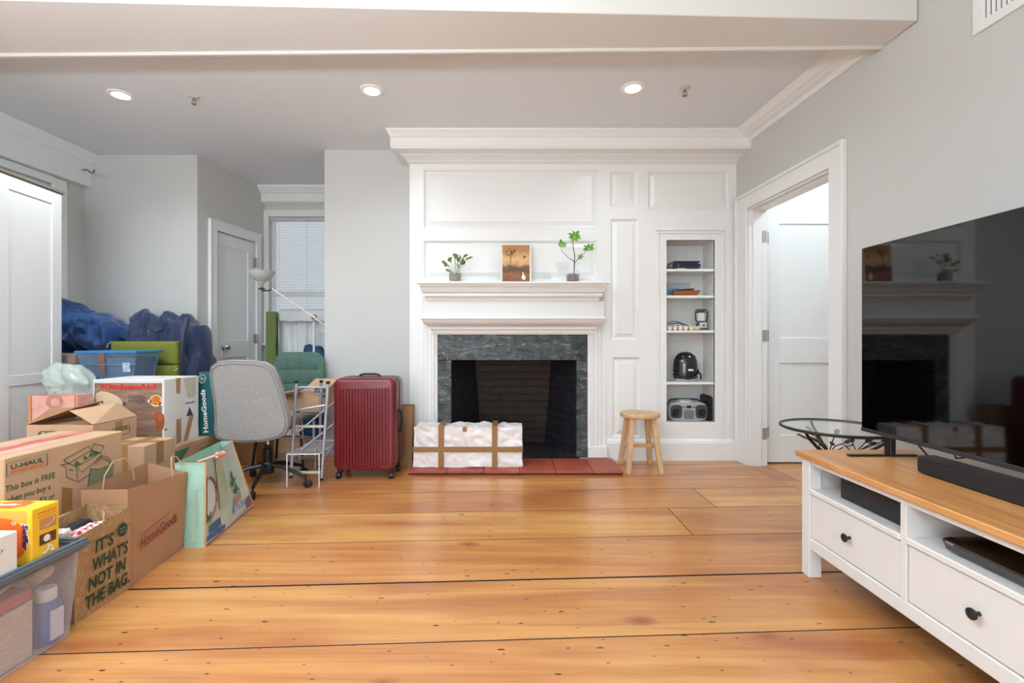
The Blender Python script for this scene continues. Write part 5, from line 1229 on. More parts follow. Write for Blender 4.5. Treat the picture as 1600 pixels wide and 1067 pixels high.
mb = MB(); c = Vector((k+.004, 1.985, .272)); n = 20; mb.add([c+Vector((0, .025*math.cos(2*math.pi*a/n), .028*math.sin(2*math.pi*a/n))) for a in range(n)], [tuple(range(n))]); mb.build('green_roundel', DGI, tB)
mb = MB(); mb.text('WHOLE', c+Vector((.0005, -.016, .003)), u, (0, 0, 1), .008, .032, bold=.03, depth=.001); mb.text('FOODS', c+Vector((.0005, -.016, -.011)), u, (0, 0, 1), .008, .032, bold=.03, depth=.001); mb.build('roundel_lettering', mat('pale_green_ink', (120, 150, 118), .6), tB)
MB().tube([(bx-.004, 1.895, .26), (bx-.004, 1.905, .33), (bx-.012, 1.917, .375), (bx-.012, 1.927, .372), (bx-.004, 1.95, .345), (bx-.004, 1.975, .32)], .003, 6).build('handle', ROPE, tB)
MB().tube([(bx-.18, 1.79, .30), (bx-.18, 1.80, .355), (bx-.18, 1.83, .375), (bx-.18, 1.86, .37), (bx-.18, 1.875, .33)], .003, 6).build('handle', ROPE, tB)
GING = mat('red_gingham', (236, 226, 222), .8)
def ging():
    nt = GING.node_tree; N = nt.nodes; L = nt.links; b = N['Principled BSDF']; tc = N['Texture Coordinate']; sp = N.new('ShaderNodeSeparateXYZ'); L.new(tc.outputs['Object'], sp.inputs[0])
    outs = []
    for ax in ('X', 'Y'):
        m = N.new('ShaderNodeMath'); m.operation = 'MULTIPLY'; m.inputs[1].default_value = 40; L.new(sp.outputs[ax], m.inputs[0]); f = N.new('ShaderNodeMath'); f.operation = 'FRACT'; L.new(m.outputs[0], f.inputs[0])
        g = N.new('ShaderNodeMath'); g.operation = 'GREATER_THAN'; g.inputs[1].default_value = .5; L.new(f.outputs[0], g.inputs[0]); outs.append(g)
    a = N.new('ShaderNodeMath'); a.operation = 'ADD'; L.new(outs[0].outputs[0], a.inputs[0]); L.new(outs[1].outputs[0], a.inputs[1]); h = N.new('ShaderNodeMath'); h.operation = 'MULTIPLY'; h.inputs[1].default_value = .5; L.new(a.outputs[0], h.inputs[0])
    m = N.new('ShaderNodeMix'); m.data_type = 'RGBA'; L.new(h.outputs[0], m.inputs[0]); m.inputs[6].default_value = lin((236, 226, 222))+(1,); m.inputs[7].default_value = lin((168, 34, 52))+(1,); L.new(m.outputs[2], b.inputs['Base Color'])
ging()
tag(recenter(blob(MB(), (bx-.065, 1.905, .255), (.05, .10, .062), .010, 14, 6, 24, 14, 3).build('gingham_cloth', GING, smooth=True)), 'red and white gingham cloth inside the printed kraft bag', 'cloth')
tag(recenter(blob(MB(), (bx-.145, 1.95, .255), (.028, .065, .068), .006, 14, 8, 20, 12, 3).build('black_pouch', mat('black_fabric', (36, 34, 42), .8), smooth=True)), 'black pouch behind the gingham cloth in the kraft bag', 'pouch')
mb = MB(); blob(mb, (bx-.045, 1.795, .31), (.03, .0, .03), .0); mb = MB(); blob(mb, (bx-.10, 1.815, .285), (.035, .028, .055), .02, 40, 9, 24, 16, 2)
tag(recenter(mb.build('white_pompom', mat('white_fluff', (232, 228, 224), .9), smooth=True)), 'white fluffy ball poking out of the printed kraft bag', 'pompom')
# D mint bag
MINT = mat('mint_laminate', (148, 190, 168), .3, rgb2=(170, 206, 186), scale=5, bump=.25, bscale=9)
FLOR = mat('mint_print_laminate', (178, 200, 186), .28, rgb2=(206, 214, 206), scale=6, bump=.2, bscale=9)
A, B_, C_, D_ = Vector((-1.685, 2.434, 0)), Vector((-1.578, 2.434, 0)), Vector((-1.655, 3.03, 0)), Vector((-1.80, 3.03, 0))
At, Bt, Ct, Dt = Vector((-1.735, 2.434, .43)), Vector((-1.575, 2.434, .435)), Vector((-1.73, 2.92, .445)), Vector((-1.80, 2.92, .44))
tD = thing('shopping_bag', 'mint green laminated shopping bag with plant and ring print and tan edges', 'bag', (-1.68, 2.7, 0))
def sheet(p, q_, r, s, m, name, n=8, amp=.01):
    mb = MB(); vs = []; fs = []; nr = (q_-p).cross(s-p).normalized()
    for i in range(n+1):
        for j in range(n+1):
            u, v = i/n, j/n; x = p.lerp(q_, u).lerp(s.lerp(r, u), v); vs.append(x+nr*amp*noise.noise(x*7)*math.sin(math.pi*u)*(math.sin(math.pi*v)**.5 if 0 < v < 1 else 0))
    N_ = len(vs); vs += [v-nr*.002 for v in vs]
    for i in range(n):
        for j in range(n):
            a = i*(n+1)+j; fs.append((a, a+n+1, a+n+2, a+1)); fs.append(tuple(N_+k for k in (a, a+1, a+n+2, a+n+1)))
    mb.add(vs, fs); return mb.build(name, m, tD, smooth=True)
sheet(A, B_, Bt, At, MINT, 'near_gusset'); sheet(B_, C_, Ct, Bt, FLOR, 'printed_face', 12, .006); sheet(C_, D_, Dt, Ct, MINT, 'far_gusset'); sheet(D_, A, At, Dt, MINT, 'back_face')
MB().add([A, B_, C_, D_], [(0, 3, 2, 1)]).build('base', MINT, tD)
TAN = mat('tan_edging', (212, 160, 118), .6)
MB().tube([B_, Bt], .005, 6).build('edging', TAN, tD); MB().tube([C_, Ct], .006, 6).build('edging', TAN, tD); MB().tube([At, Bt], .003, 6).build('edging', TAN, tD)
MB().tube([B_+Vector((0,0,.003)), C_+Vector((0,0,.003))], .004, 6).build('edging', mat('brown_edging', (150, 100, 84), .6), tD)
nD = (C_-B_).cross(Bt-B_).normalized()
if nD.x < 0: nD = -nD
def FD(u, v, k=.0065): return B_.lerp(C_, u).lerp(Bt.lerp(Ct, u), v)+nD*k
mb = MB(); mb.tube([FD(.0+.24*math.cos(math.radians(a)), .55+.27*math.sin(math.radians(a)), .006) for a in range(-85, 86, 10)], .006, 6); mb.build('ring_print', mat('maroon_print', (112, 62, 56), .6, rgb2=(180, 140, 130), scale=90), tD)
def patch(name, m, pts, k=.0065): return MB().add([FD(u, v, k) for u, v in pts], [tuple(range(len(pts)))]).build(name, m, tD)
patch('plate_print', mat('pale_plate', (214, 222, 226), .4), [(.02+.2*math.cos(math.radians(a)), .55+.235*math.sin(math.radians(a))) for a in range(-88, 89, 16)], .0050)
patch('blue_box_print', mat('blue_print', (38, 106, 140), .5), [(.06, .13), (.28, .12), (.28, .22), (.06, .22)])
patch('blue_ribbon_print', mat('deep_blue_print', (44, 74, 150), .5, rgb2=(90, 120, 190), scale=40), [(.0+.01, .06), (.34, .03), (.36, .09), (.2, .11), (.01, .11)])
patch('blue_pot_print', mat('violet_blue_print', (104, 122, 180), .5, rgb2=(190, 200, 220), scale=30), [(.55, .12), (.82, .14), (.84, .2), (.58, .22)])
patch('terracotta_print', mat('terracotta_print', (186, 138, 116), .5), [(.6, .22), (.78, .24), (.8, .33), (.62, .30)])
patch('shadow_print', mat('brown_violet_print', (130, 100, 104), .5), [(.42, .03), (.98, .05), (.97, .2), (.86, .17), (.84, .06)])
patch('green_wall_print', mat('sage_print', (160, 180, 142), .4, rgb2=(186, 196, 170), scale=14), [(.3, .3), (.55, .35), (.5, .92), (.28, .95)], .0045)
LP = mat('leaf_print', (70, 110, 78), .6); mb = MB()
for c_, n_, R_ in (((.68, .48), 16, .13), ((.06, .28), 9, .08), ((.72, .36), 10, .09)):
    for k in range(n_):
        a = random.uniform(.2, 2.9); r = R_*random.uniform(.4, 1.2); b0 = FD(c_[0], c_[1]-.1, .008); e_ = FD(c_[0]+r*math.cos(a)*.8, c_[1]+r*math.sin(a)*1.3, .008); m0 = b0.lerp(e_, .6); mb.leaf(m0, e_, .012, nD, 0)
tag(mb.build('foliage_print', LP, tD), kind='stuff')
mb = MB(); mb.text('HomeGoods', (-1.612, 2.426, .04), (0, 0, 1), (-1, 0, 0), .03, .27, depth=.003); mb.text('HomeGoods', (-1.655, 2.426, .06), (-.05, 0, 1), (-1, 0, -.05), .026, .27, depth=.003); mb.build('pale_lettering', mat('pale_mint_ink', (178, 210, 190), .4), tD)
bow = MB(); c = Bt+Vector((-.02, .12, .01)); bow.tube([c+Vector((-.06, -.06, -.02)), c], .006, 6)
blob(bow, c+Vector((.012, .015, 0)), (.025, .04, .014), .012, 40, 4, 16, 10); bow.build('ribbon_tie', mat('peach_ribbon', (226, 172, 146), .6), tD, smooth=True)

# ------------------------------------------------------------------ tote with lid and boxes
tx0, tx1, ty0_, ty1_ = -2.02, -1.602, 1.16, 1.725
tt = thing('storage_tote', 'clear plastic storage tote with grey lid, filled with cleaning things, bottom left', 'storage tote', ((tx0+tx1)/2, 1.45, 0))
TOT = mat('clear_tote_plastic', (222, 222, 234), .14, alpha=.22)
mb = MB(); t1 = .002
B4 = [(tx0+.03, ty0_+.03), (tx1-.0, ty0_+.03), (tx1-.0, ty1_-.012), (tx0+.03, ty1_-.012)]; T4 = [(tx0, ty0_), (tx1+.018, ty0_), (tx1+.018, ty1_+.01), (tx0, ty1_+.01)]
for i in range(4):
    j = (i+1) % 4; mb.add([B4[i]+(.002,), B4[j]+(.002,), T4[j]+(.305,), T4[i]+(.305,)], [(0, 1, 2, 3)])
mb.add([b+(.002,) for b in B4], [(3, 2, 1, 0)])
mb.build('tote_body', TOT, tt)
LID = mat('slate_grey_lid', (92, 104, 112), .45, bump=.05, bscale=80)
lx0, lx1, ly0, ly1 = tx0-.02, tx1+.036, ty0_-.02, ty1_+.04
mb = MB(); rw = .032
for a, b, c, d in [(lx0, lx0+rw, ly0, ly1), (lx1-rw, lx1, ly0, ly1), (lx0+rw, lx1-rw, ly0, ly0+rw), (lx0+rw, lx1-rw, ly1-rw, ly1)]: mb.box(a, b, c, d, .302, .336)
mb.build('lid_rim', LID, tt, bevel=.008, seg=2)
MB().box(lx0+rw, lx1-rw, ly0+rw, ly1-rw, .308, .318).build('lid_panel', mat('slate_dark', (66, 76, 82), .5), tt)
ft = .3185
# contents
def inside(name, label, cat, mb, m, **k): return tag(recenter(mb.build(name, m, **k)), label, cat)
rx_ = tx1-.012
inside('printed_leaflet_box', 'beige printed box pressed against the side of the clear tote', 'box', MB().box(-1.80, rx_-.004, 1.28, 1.60, .004, .19), mat('beige_print', (206, 186, 170), .6, rgb2=(190, 168, 152), scale=40, stretch=(1, 1, 4)), bevel=.003)
inside('red_case', 'flat red zip case lying on the beige box in the tote', 'case', MB().hexa([(-1.80, 1.22, .192), (rx_-.004, 1.22, .192), (rx_-.004, 1.60, .192), (-1.80, 1.60, .192)], [(-1.80, 1.22, .225), (rx_, 1.22, .225), (rx_, 1.605, .235), (-1.80, 1.605, .235)]), mat('muted_red', (188, 84, 90), .6), bevel=.01)
tb = thing('bottle', 'blue bottle with white cap and label inside the clear tote', 'bottle', (-1.665, 1.655, .004))
bc = (-1.645, 1.672, .004)
MB().lathe([(0, 0), (.036, 0), (.04, .006), (.04, .125), (.034, .142), (.026, .15)], bc, 20).build('bottle_body', mat('bottle_blue', (70, 98, 158), .3), tb, smooth=True)
MB().lathe([(.028, .148), (.030, .152), (.030, .185), (.026, .19), (0, .19)], bc, 20).build('cap', mat('cap_white', (226, 222, 224), .4), tb, smooth=True)
MB().box(bc[0]+.036, bc[0]+.042, 1.65, 1.694, .02, .12).build('bottle_label', mat('bottle_paper', (206, 206, 214), .5), tb)
inside('purple_film_pack', 'purple and clear film pack at the top of the tote', 'pack', blob(MB(), (-1.70, 1.40, .268), (.085, .19, .022), .012, 9, 5, 30, 14, 2.6), mat('violet_grey_film', (150, 134, 150), .3, rgb2=(206, 196, 196), scale=9), smooth=True)
inside('white_sponge_bag', 'white and cream bag at the far end of the tote', 'bag', blob(MB(), (-1.76, 1.665, .14), (.045, .035, .125), .012, 12, 8, 24, 16, 2.6), mat('cream_film', (214, 208, 204), .4, rgb2=(188, 186, 206), scale=12), smooth=True)
inside('cream_cloth_bundle', 'cream cloth bundle above the blue bottle in the tote', 'cloth', blob(MB(), (-1.67, 1.665, .246), (.05, .035, .035), .014, 12, 18, 24, 16, 2.4), mat('cream_cloth', (196, 186, 168), .7), smooth=True)
# yellow duster box
YEL = mat('yellow_carton', (244, 186, 24), .4, rgb2=(248, 200, 52), scale=4)
yx0, yx1, yy0, yy1, yz0, yz1 = -1.90, -1.594, 1.572, 1.667, ft, .503
ty = thing('duster_carton', 'yellow and orange duster carton on the grey tote lid', 'box', (-1.75, 1.62, yz0))
MB().box(yx0, yx1, yy0, yy1, yz0, yz1).build('carton', YEL, ty, bevel=.002)
fy = yy0-.0008
mb = MB(); cc = (-1.70, .402); mb.add([(max(-1.9, min(-1.612, cc[0]+.095*math.cos(a*math.pi/16))), fy, max(.322, cc[1]+.075*math.sin(a*math.pi/16))) for a in range(32)], [tuple(range(32))]); mb.build('orange_disc', mat('orange_disc', (232, 104, 34), .4), ty)
mb = MB(); mb.add([(-1.9, fy+.0003, .50), (-1.61, fy+.0003, .50), (-1.61, fy+.0003, .455), (-1.66, fy+.0003, .47), (-1.74, fy+.0003, .45)], [(0, 1, 2, 3, 4)]); mb.build('amber_band', mat('amber_band', (240, 162, 60), .4), ty)
mb = MB(); mb.text('Swiffer', (-1.624, fy-.0006, .455), (0, 0, -1), (1, 0, 0), .018, .085, bold=.05, shear=.15, depth=-.0004); mb.build('navy_lettering', mat('navy_lettering', (52, 36, 84), .5), ty)
mb = MB(); mb.text('Swiffer', (-1.626, fy, .458), (0, 0, -1), (1, 0, 0), .022, .092, bold=.10, shear=.15, depth=-.0002); mb.text('D', (-1.660, fy-.0004, .463), (0, 0, -1), (1, 0, 0), .014, .010, bold=.03, depth=-.0004); mb.build('white_lettering', WI, ty)
fx = yx1+.0008; u = (0, 1, 0); v = (0, 0, 1)
mb = MB(); mb.text('SWIPE & GO', (fx, yy0+.018, .478), u, v, .008, .066, bold=.02, depth=.0003); mb.box(fx-.0002, fx+.0003, yy0+.018, yy0+.083, .470, .472); mb.build('orange_lettering', ORANGEI, ty)
for z_, m_, lb in ((.424, mat('tan_photo', (196, 140, 96), .5), None), (.372, mat('brown_photo', (96, 56, 30), .5), None)):
    MB().add([(fx, yy0+.025, z_), (fx, yy0+.083, z_), (fx, yy0+.083, z_+.036), (fx, yy0+.025, z_+.036)], [(0, 1, 2, 3)]).build('picture_print', m_, ty)
mb = MB(); fx2 = fx+.0004
mb.leaf((fx2, yy0+.045, .43), (fx2, yy0+.080, .456), .014, (1, 0, 0), 0); mb.build('duster_print', WI, ty); mb = MB()
def dsc(mb, y, z_, r): mb.add([(fx2, y+r*math.cos(a*math.pi/8), z_+r*math.sin(a*math.pi/8)) for a in range(16)], [tuple(range(16))])
dsc(mb, yy0+.05, .391, .012); mb.build('duster_print', WI, ty); mb = MB(); mb.leaf((fx2, yy0+.058, .385), (fx2, yy0+.066, .376), .004, (1, 0, 0), 0); mb.leaf((fx2, yy0+.035, .338), (fx2, yy0+.06, .368), .016, (1, 0, 0), 0); mb.leaf((fx2, yy0+.075, .338), (fx2, yy0+.052, .368), .016, (1, 0, 0), 0); mb.build('duster_print', WI, ty)
mb = MB(); mb.add([(-1.80, 1.59, yz1+.0006), (-1.68, 1.585, yz1+.0006), (-1.655, 1.61, yz1+.0006), (-1.66, 1.65, yz1+.0006), (-1.70, 1.665, yz1+.0006), (-1.77, 1.64, yz1+.0006)], [tuple(range(6))]); mb.build('orange_top_print', mat('orange_disc', (232, 104, 34), .4), ty)
MB().text('Swiffer', (-1.765, 1.612, yz1+.0008), (1, 0, 0), (0, 1, 0), .018, .085, shear=.15, bold=.05).build('white_lettering', WI, ty)
# white box
wb = thing('white_box', 'plain white box in front of the yellow carton on the tote lid', 'box', (-1.72, 1.38, ft))
MB().box(-1.86, -1.588, 1.20, 1.522, ft, .457).build('carton', mat('white_box', (234, 228, 226), .5), wb, bevel=.003)
MB().text('y', (-1.5872, 1.468, .408), u, v, .011, .012, shear=.2, depth=.0003).build('black_lettering', BI, wb)

# ------------------------------------------------------------------ grey office chair
GF = mat('grey_tweed', (168, 165, 162), .85, bump=.35, bscale=260, rgb2=(150, 147, 145), scale=120)
ch = thing('office_chair', 'light grey fabric office chair seen from behind, on a black five-star wheeled base', 'chair', (-1.79, 3.47, 0))
ol = [(333, 600), (331, 582), (333, 571), (342, 564), (365, 562), (395, 562.5), (416, 565.5), (428, 573), (435, 588), (442, 608), (448, 630), (453, 650), (454, 664), (449, 676), (438, 683), (415, 688), (380, 689), (352, 687), (341, 682), (338, 670), (339, 650), (337, 625)]
pts = [P(a, b, 3.2+.10*(b-562)/126) for a, b in ol][::-1]
n = (pts[5]-pts[0]).cross(pts[12]-pts[0]).normalized()
MB().pad(pts, n, .032, ((1, 0), (.99, .5), (.97, .85), (.94, .97), (.9, 1), (.5, 1.02))).build('backrest', GF, ch, smooth=True)
c0 = sum(pts, Vector())/len(pts); nn = n if n.y < 0 else -n
for kk, off in ((.985, .026), (.93, .034)):
    MB().tube([c0+(p-c0)*kk+nn*off for p in pts], .004, 6, close=True).build('seam_piping', mat('grey_piping', (140, 137, 135), .85), ch, smooth=True)
scx, scy = -1.87, 3.58
o = [Vector((scx+.24*math.copysign(abs(math.cos(a))**.6, math.cos(a)), scy+.24*math.copysign(abs(math.sin(a))**.6, math.sin(a)), .455)) for a in [2*math.pi*k/28 for k in range(28)]]
MB().pad(o, (0, 0, 1), .045).build('seat', GF, ch, smooth=True)
MB().box(-1.93, -1.68, 3.34, 3.62, .385, .42).build('seat_plate', BLACKM, ch, bevel=.01)
MB().box(-1.83, -1.75, 3.28, 3.40, .36, .40).build('back_bracket', BLACKM, ch, bevel=.005)
bc = Vector((-1.79, 3.47, 0))
MB().lathe([(.028, .10), (.032, .12), (.032, .27), (.02, .275), (.02, .30)], bc, 16).build('column_sleeve', BLACKM, ch, smooth=True)
MB().lathe([(.014, .29), (.014, .39)], bc, 14).build('gas_lift', CHROME, ch, smooth=True)
MB().lathe([(.04, .09), (.045, .10), (.045, .16), (.036, .175)], bc, 18).build('hub', BLACKM, ch, smooth=True)
for k in range(5):
    a = math.radians(-80+72*k); dr = Vector((math.cos(a), math.sin(a), 0)); e = bc+dr*.30; sd_ = Vector((-dr.y, dr.x, 0))
    MB().tube([bc+dr*.03+Vector((0, 0, .15)), bc+dr*.12+Vector((0, 0, .14)), bc+dr*.22+Vector((0, 0, .105)), e+Vector((0, 0, .075))], [.017, .016, .014, .012], 8).build('base_arm', BLACKM, ch, smooth=True)
    MB().tube([e+Vector((0, 0, .085)), e+Vector((0, 0, .045))], .007, 8).tube([e+dr*.01+Vector((0, 0, .05)), e+dr*.02+Vector((0, 0, .03))], .012, 8).build('caster_fork', BLACKM, ch)
    mb = MB()
    for s in (-1, 1):
        cc = e+dr*.018+sd_*.012*s+Vector((0, 0, .026)); mb.tube([cc-sd_*.008, cc-sd_*.005, cc+sd_*.005, cc+sd_*.008], [.021, .026, .026, .021], 16)
    mb.build('caster_wheel', BLACKP, ch, smooth=True)
# green chair
GT = mat('sea_green_tweed', (92, 124, 112), .85, bump=.35, bscale=240, rgb2=(78, 108, 98), scale=120)
gc = thing('padded_chair', 'sea green quilted chair behind the grey office chair, facing the room', 'chair', (-1.93, 4.1, 0))
zt, zb_ = .955, .52; x0, x1 = P(427, 0, 4.25).x, P(506, 0, 4.25).x; cx = (x0+x1)/2
nx_, nz_ = 4, 4; yb1 = 4.275
full = rrect(x0, x1, zb_, zt, .10, yb1, 8)
MB().pad(full, (0, 1, 0), .022, ((1, 0), (.99, .6), (.96, .95), (.9, 1), (.5, 1))).build('backrest', GT, gc, smooth=True)
# quilt cells: puffed fields between stitched lines
for i in range(4):
    for j in range(3):
        a, b = x0+.02+(x1-x0-.04)*i/4, x0+.02+(x1-x0-.04)*(i+1)/4; c, d = zb_+.02+(zt-zb_-.05)*j/3, zb_+.02+(zt-zb_-.05)*(j+1)/3
        ins = .03 if (j == 2 and i in (0, 3)) else .0
        r = [(a+.002+(ins if i == 0 else 0), c+.002), (b-.002-(ins if i == 3 else 0), c+.002), (b-.002-(ins*1.6 if i == 3 else 0), d-.002-(ins*.6 if i in (0, 3) else 0)), (a+.002+(ins*1.6 if i == 0 else 0), d-.002-(ins*.6 if i in (0, 3) else 0))]
        ctr = Vector((sum(p[0] for p in r)/4, 0, sum(p[1] for p in r)/4)); vs = []
        for k, h in ((1, 0), (.86, .006), (.55, .009)): vs += [Vector((ctr.x+(p[0]-ctr.x)*k, yb1-.0215-h, ctr.z+(p[1]-ctr.z)*k)) for p in r]
        fs = [(q0*4+k, q0*4+(k+1) % 4, (q0+1)*4+(k+1) % 4, (q0+1)*4+k) for q0 in range(2) for k in range(4)]+[(8, 9, 10, 11)]
        MB().add(vs, fs).build('quilt_field', GT, gc, smooth=True, autos=1.5)
o = [Vector((cx+.23*math.copysign(abs(math.cos(a))**.6, math.cos(a)), 4.06+.2*math.copysign(abs(math.sin(a))**.6, math.sin(a)), .43)) for a in [2*math.pi*k/24 for k in range(24)]]
MB().pad(o, (0, 0, 1), .035).build('seat', GT, gc, smooth=True)
for a in (-1, 1):
    for y, s in ((3.90, 0), (4.24, 1)):
        MB().tube([(cx+a*.17, y, .40), (cx+a*.21, y+(.03 if s else -.03), 0)], .011, 8).build('leg', BLACKM, gc)
    MB().tube([(cx+a*.12, 4.24, .42), (cx+a*.12, 4.305, .50), (cx+a*.12, 4.305, .70)], .010, 8).build('back_stay', BLACKM, gc)
# open carton on the green chair
tO = thing('cardboard_box', 'open shallow light brown box lying on the seat of the green chair', 'box', (-1.74, 4.05, .468))
x0, x1 = -1.95, -1.56; y0, y1, z0, z1 = 3.93, 4.20, .472, .62; w = .004
mb = MB()
for a, b, c, d in [(x0, x1, y0, y0+w), (x0, x1, y1-w, y1), (x0, x0+w, y0+w, y1-w), (x1-w, x1, y0+w, y1-w)]: mb.box(a, b, c, d, z0, z1)
mb.box(x0, x1, y0, y1, z0-.004, z0); mb.build('carton', CARD, tO)
LC = mat('light_card', (214, 178, 142), .8)
MB().prism([(x0, y0, z1), (-1.73, y0, z1), (-1.73, y0-.10, z1+.035), (x0, y0-.10, z1-.005)], (0, 0, .003)).build('flap', LC, tO)
MB().prism([(x1, y0, z1), (x1, y1, z1), (x1+.06, y1, z1+.09), (x1+.06, y0+.06, z1+.09)], (.003, 0, 0)).build('flap', LC, tO)
MB().prism([(x0+.1, y1, z1), (x1, y1, z1), (x1, y1+.02, z1+.10), (x0+.2, y1+.02, z1+.10)], (0, .003, 0)).build('flap', LC, tO)
carton('brown box on the floor behind the base of the grey office chair', -2.40, -2.17, 4.02, 4.32, 0, .30, KRAFT2)
tag(recenter(MB().box(-1.665, -1.60, 3.98, 4.10, .474, .66).build('dark_packet', mat('dark_packet', (58, 44, 70), .5, rgb2=(170, 160, 170), scale=60))), 'small dark printed packet standing in the open box on the green chair', 'packet')

# silver folding rack with white wire shelf
SLV = mat('silver_tube', (176, 180, 192), .35, .5); LTM = mat('pale_metal', (206, 196, 182), .4, .2); WWR = mat('white_wire', (232, 232, 236), .35)
rk = thing('folding_rack', 'silver folding rack with black end caps and white wire legs beside the red suitcase', 'folding rack', (-1.5, 3.7, 0))
Ra = lambda px, py, d: P(px, py, d)
FLb, FLt = Ra(454.5, 744, 3.47), Ra(463, 598, 3.49); FRb, FRt = Ra(502.5, 748, 3.47), Ra(512.5, 599, 3.49)
BLb, BLt = Vector((-1.60, 3.93, .02)), Ra(502, 597, 3.92); BRb, BRt = Vector((-1.385, 3.96, .02)), Vector((-1.39, 3.96, .73))
for a, b in ((FLb, FLt), (FRb, FRt), (BLb, BLt), (BRb, BRt)):
    MB().tube([a, b], .0115, 12).build('post', SLV, rk, smooth=True); MB().tube([b-Vector((0, 0, .004)), b+Vector((0, 0, .016))], .014, 12).build('end_cap', BLACKP, rk)
    MB().tube([a-Vector((0, 0, .012)), a+Vector((0, 0, .006))], .0125, 12).build('foot_cap', BLACKP, rk)
pa = lambda A, B, z: A.lerp(B, (z-A.z)/(B.z-A.z)); fl = lambda z: pa(FLb, FLt, z); fr = lambda z: pa(FRb, FRt, z); b_l = lambda z: pa(BLb, BLt, z); b_r = lambda z: pa(BRb, BRt, z)
MB().tube([fl(.715), fr(.715)], .008, 10).build('rung', SLV, rk)
MB().tube([fl(.545), fr(.585)], .008, 10).build('rung', SLV, rk)
for z in (.43, .095):
    a, b = fl(z), fr(z); MB().hexa([a+Vector((0, -.005, -.009)), b+Vector((0, -.005, -.009)), b+Vector((0, .005, -.009)), a+Vector((0, .005, -.009))], [a+Vector((0, -.005, .009)), b+Vector((0, -.005, .009)), b+Vector((0, .005, .009)), a+Vector((0, .005, .009))]).build('flat_rung', LTM, rk)
for z, zb_ in ((.70, .60), (.535, .45), (.36, .24), (.20, .09)):
    e = b_l(zb_).lerp(b_r(zb_), .1)
    MB().tube([fl(z)+Vector((.01, 0, .006)), e+Vector((0, 0, .008))], .0033, 6).build('thin_rod', LTM, rk); MB().tube([fl(z)+Vector((.01, 0, -.008)), e-Vector((0, 0, .008))], .0033, 6).build('thin_rod', LTM, rk)
    for p in (fl(z).lerp(e, .1), e): MB().tube([p-Vector((.012, 0, 0)), p+Vector((.012, 0, 0))], .009, 8).build('joint', BLACKP, rk)
MB().tube([fl(.36), b_r(.62)], .008, 10).build('brace', SLV, rk); MB().tube([fl(.205), b_r(.44)], .010, 10).build('brace', SLV, rk); MB().tube([fr(.19), b_r(.30)], .008, 10).build('brace', SLV, rk)
sz_ = .235; fa, fb_ = Vector((-1.632, 3.434, 0)), Vector((-1.402, 3.442, 0)); ba, bb_ = Vector((-1.62, 3.90, 0)), Vector((-1.41, 3.92, 0))
for p in (fa, fb_, ba, bb_): MB().tube([p, p+Vector((0, 0, sz_))], .0042, 6).build('wire_leg', WWR, rk)
up = Vector((0, 0, sz_)); MB().tube([fa+up, fb_+up, bb_+up, ba+up], .0045, 6, close=True).build('shelf_rim', WWR, rk)
mb = MB()
for k in range(1, 16):
    t_ = k/16; mb.tube([fa.lerp(fb_, t_)+up, ba.lerp(bb_, t_)+up], .0022, 4)
mb.build('shelf_wires', WWR, rk)

# floor lamp
fl_ = thing('floor_lamp', 'white floor lamp with bowl shade on a swing arm in the window alcove', 'lamp', (-1.985, 4.75, 0))
WM = mat('white_enamel', (232, 232, 232), .3)
J0 = P(490.5, 495, 4.75)
MB().lathe([(0, 0), (.12, 0), (.12, .015), (.02, .025), (0, .025)], (J0.x, 4.75, 0), 24).build('base', WM, fl_, smooth=True)
MB().tube([(J0.x, 4.75, .02), (J0.x, 4.75, J0.z-.05)], .012, 10).build('pole', WM, fl_, smooth=True)
BRS = mat('brass', (170, 132, 84), .3, .9)
MB().lathe([(0, -.025), (.022, -.02), (.026, 0), (.022, .02), (0, .025)], J0, 14, 'y').tube([J0-Vector((0, 0, .055)), J0-Vector((0, 0, .015))], .010, 8).build('joint', BRS, fl_, smooth=True)
E0 = P(425, 451, 4.72); MB().tube([E0, J0+Vector((0, -.02, 0)), P(512, 511, 4.77)], .009, 8).build('arm', WM, fl_, smooth=True)
S0 = P(409, 451, 4.72); MB().tube([S0, S0+Vector((.0, 0, -.02)), E0-Vector((.03, 0, .02)), E0], .007, 8).lathe([(.0, -.01), (.035, -.008), (.03, .0), (.012, .012)], S0, 14).build('arm_elbow', mat('dark_nickel', (90, 88, 86), .3, .9), fl_)
zs = P(0, 443, 4.72).z; za = P(0, 424, 4.72).z; h = za-zs; Rr = P(428, 0, 4.72).x-P(409, 0, 4.72).x
OP = mat('opal_glass', (214, 212, 206), .25)
MB().lathe([(0, 0), (Rr*.22, 0), (Rr*.26, h*.12), (Rr*.55, h*.3), (Rr*.85, h*.6), (Rr*.95, h*.85), (Rr*1.02, h), (Rr*.97, h), (Rr*.8, h*.65), (Rr*.4, h*.3), (0, h*.2)], (S0.x, 4.72, zs), 32).build('shade', OP, fl_, smooth=True)

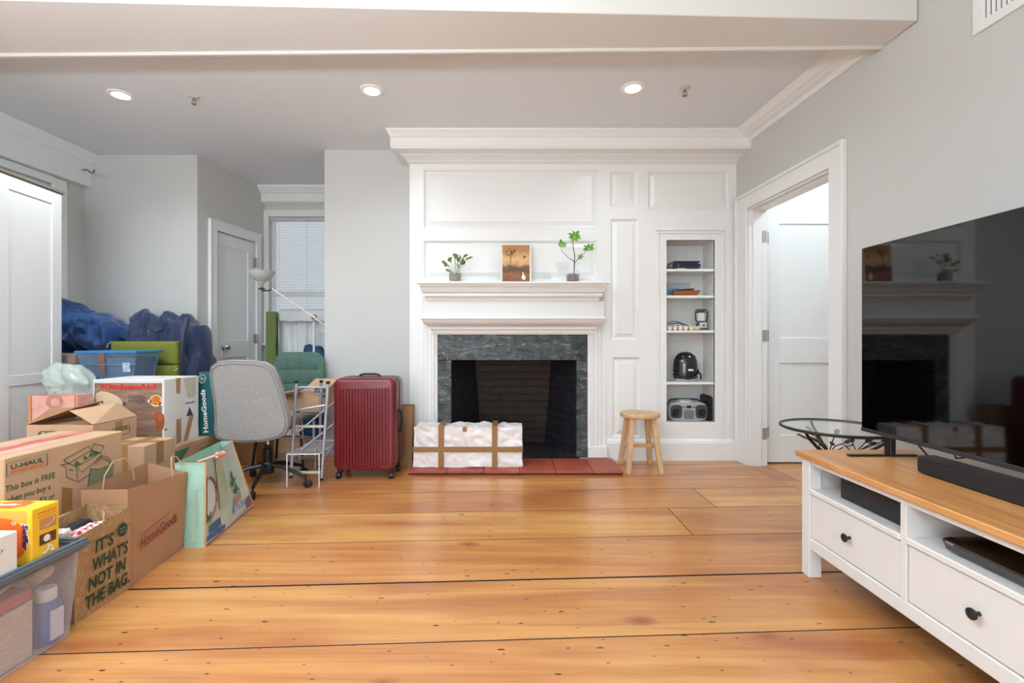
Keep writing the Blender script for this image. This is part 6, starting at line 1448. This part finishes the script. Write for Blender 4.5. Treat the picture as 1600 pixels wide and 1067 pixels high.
# alcove clutter
gp = thing('folded_green_panel', 'tall folded olive green fabric panel with a dark edge leaning by the alcove door', 'folding panel', (-2.53, 5.05, 0))
x0, x1 = P(416, 0, 5.05).x, P(433.5, 0, 5.05).x
MB().box(x0, x1, 5.03, 5.08, 0, 1.365).build('fabric_panel', mat('moss_fabric', (104, 122, 70), .8, var=.06, bump=.2, bscale=30), gp, bevel=.01, seg=2)
MB().tube([(x1+.008+.006*math.sin(k*1.9), 5.03, .1+k*.1) for k in range(13)], .007, 6).build('dark_edge', mat('dark_edge', (50, 44, 44), .7), gp)
cr_ = thing('covered_rack', 'clothes rack covered with a white sheet below the alcove blind', 'clothes rack', (-2.2, 5.2, 0))
SHT = mat('white_sheet', (228, 230, 230), .7, bump=.1, bscale=8)
mb = MB(); xa, xb = P(438, 0, 5.15).x, P(512, 0, 5.15).x; vs = []; n = 24
for i in range(n+1):
    x = xa+(xb-xa)*i/n; sag = .005*math.sin(i*.7)
    for y, z in ((5.10, 1.265+sag), (5.085, 1.31+sag*.5), (5.10, 1.375), (5.16, 1.395), (5.26, 1.39), (5.30, 1.36), (5.31, 1.25)): vs.append((x-(.03 if z < 1.3 else 0)*(i == 0), y, z))
fs = [(i*7+j, (i+1)*7+j, (i+1)*7+j+1, i*7+j+1) for i in range(n) for j in range(6)]
mb.add(vs, fs).build('sheet_top', SHT, cr_, smooth=True)
mb = MB(); vs = []; m_ = 48
for i in range(m_+1):
    x = xa-.02+(xb-xa+.02)*i/m_; y = 5.17+.012*math.sin(i*.9)+.006*math.sin(i*2.3)
    for z in (.02, .4, .8, 1.1, 1.37): vs.append((x, y+.01*math.sin(z*4+i*.3), z))
mb.add(vs, [(i*5+j, (i+1)*5+j, (i+1)*5+j+1, i*5+j+1) for i in range(m_) for j in range(4)]).build('hanging_sheet', SHT, cr_, smooth=True)
for x in (xa+.01, xb): MB().tube([(x, 5.2, 0), (x, 5.2, 1.38)], .01, 8).build('post', WWR, cr_)
MB().tube([(xa+.01, 5.2, 1.382), (xb, 5.2, 1.382)], .01, 8).build('rail', WWR, cr_)
pr_ = [P(470, 523, 5.12), P(484, 531, 5.12), P(510, 516, 5.12)]; MB().tube(pr_, .004, 5).tube([P(470, 548, 5.12), P(484, 531, 5.12)], .004, 5).tube([P(428, 537, 5.12), P(447, 545, 5.12)], .003, 5).build('cross_wire', WWR, cr_)
cloth_shape('blue_laundry_bag', 'blue fabric bag standing behind the green chair in the alcove', [pz(471.5, 545, 4.93), pz(474, 538, 4.93), pz(482, 535, 4.93), pz(495, 538, 4.93), pz(506, 545, 4.93), pz(514, 560, 4.93)], 4.98, .10, mat('teal_blue_fabric', (26, 82, 122), .6, rgb2=(16, 58, 92), scale=6), 21, 0, wr=.012)
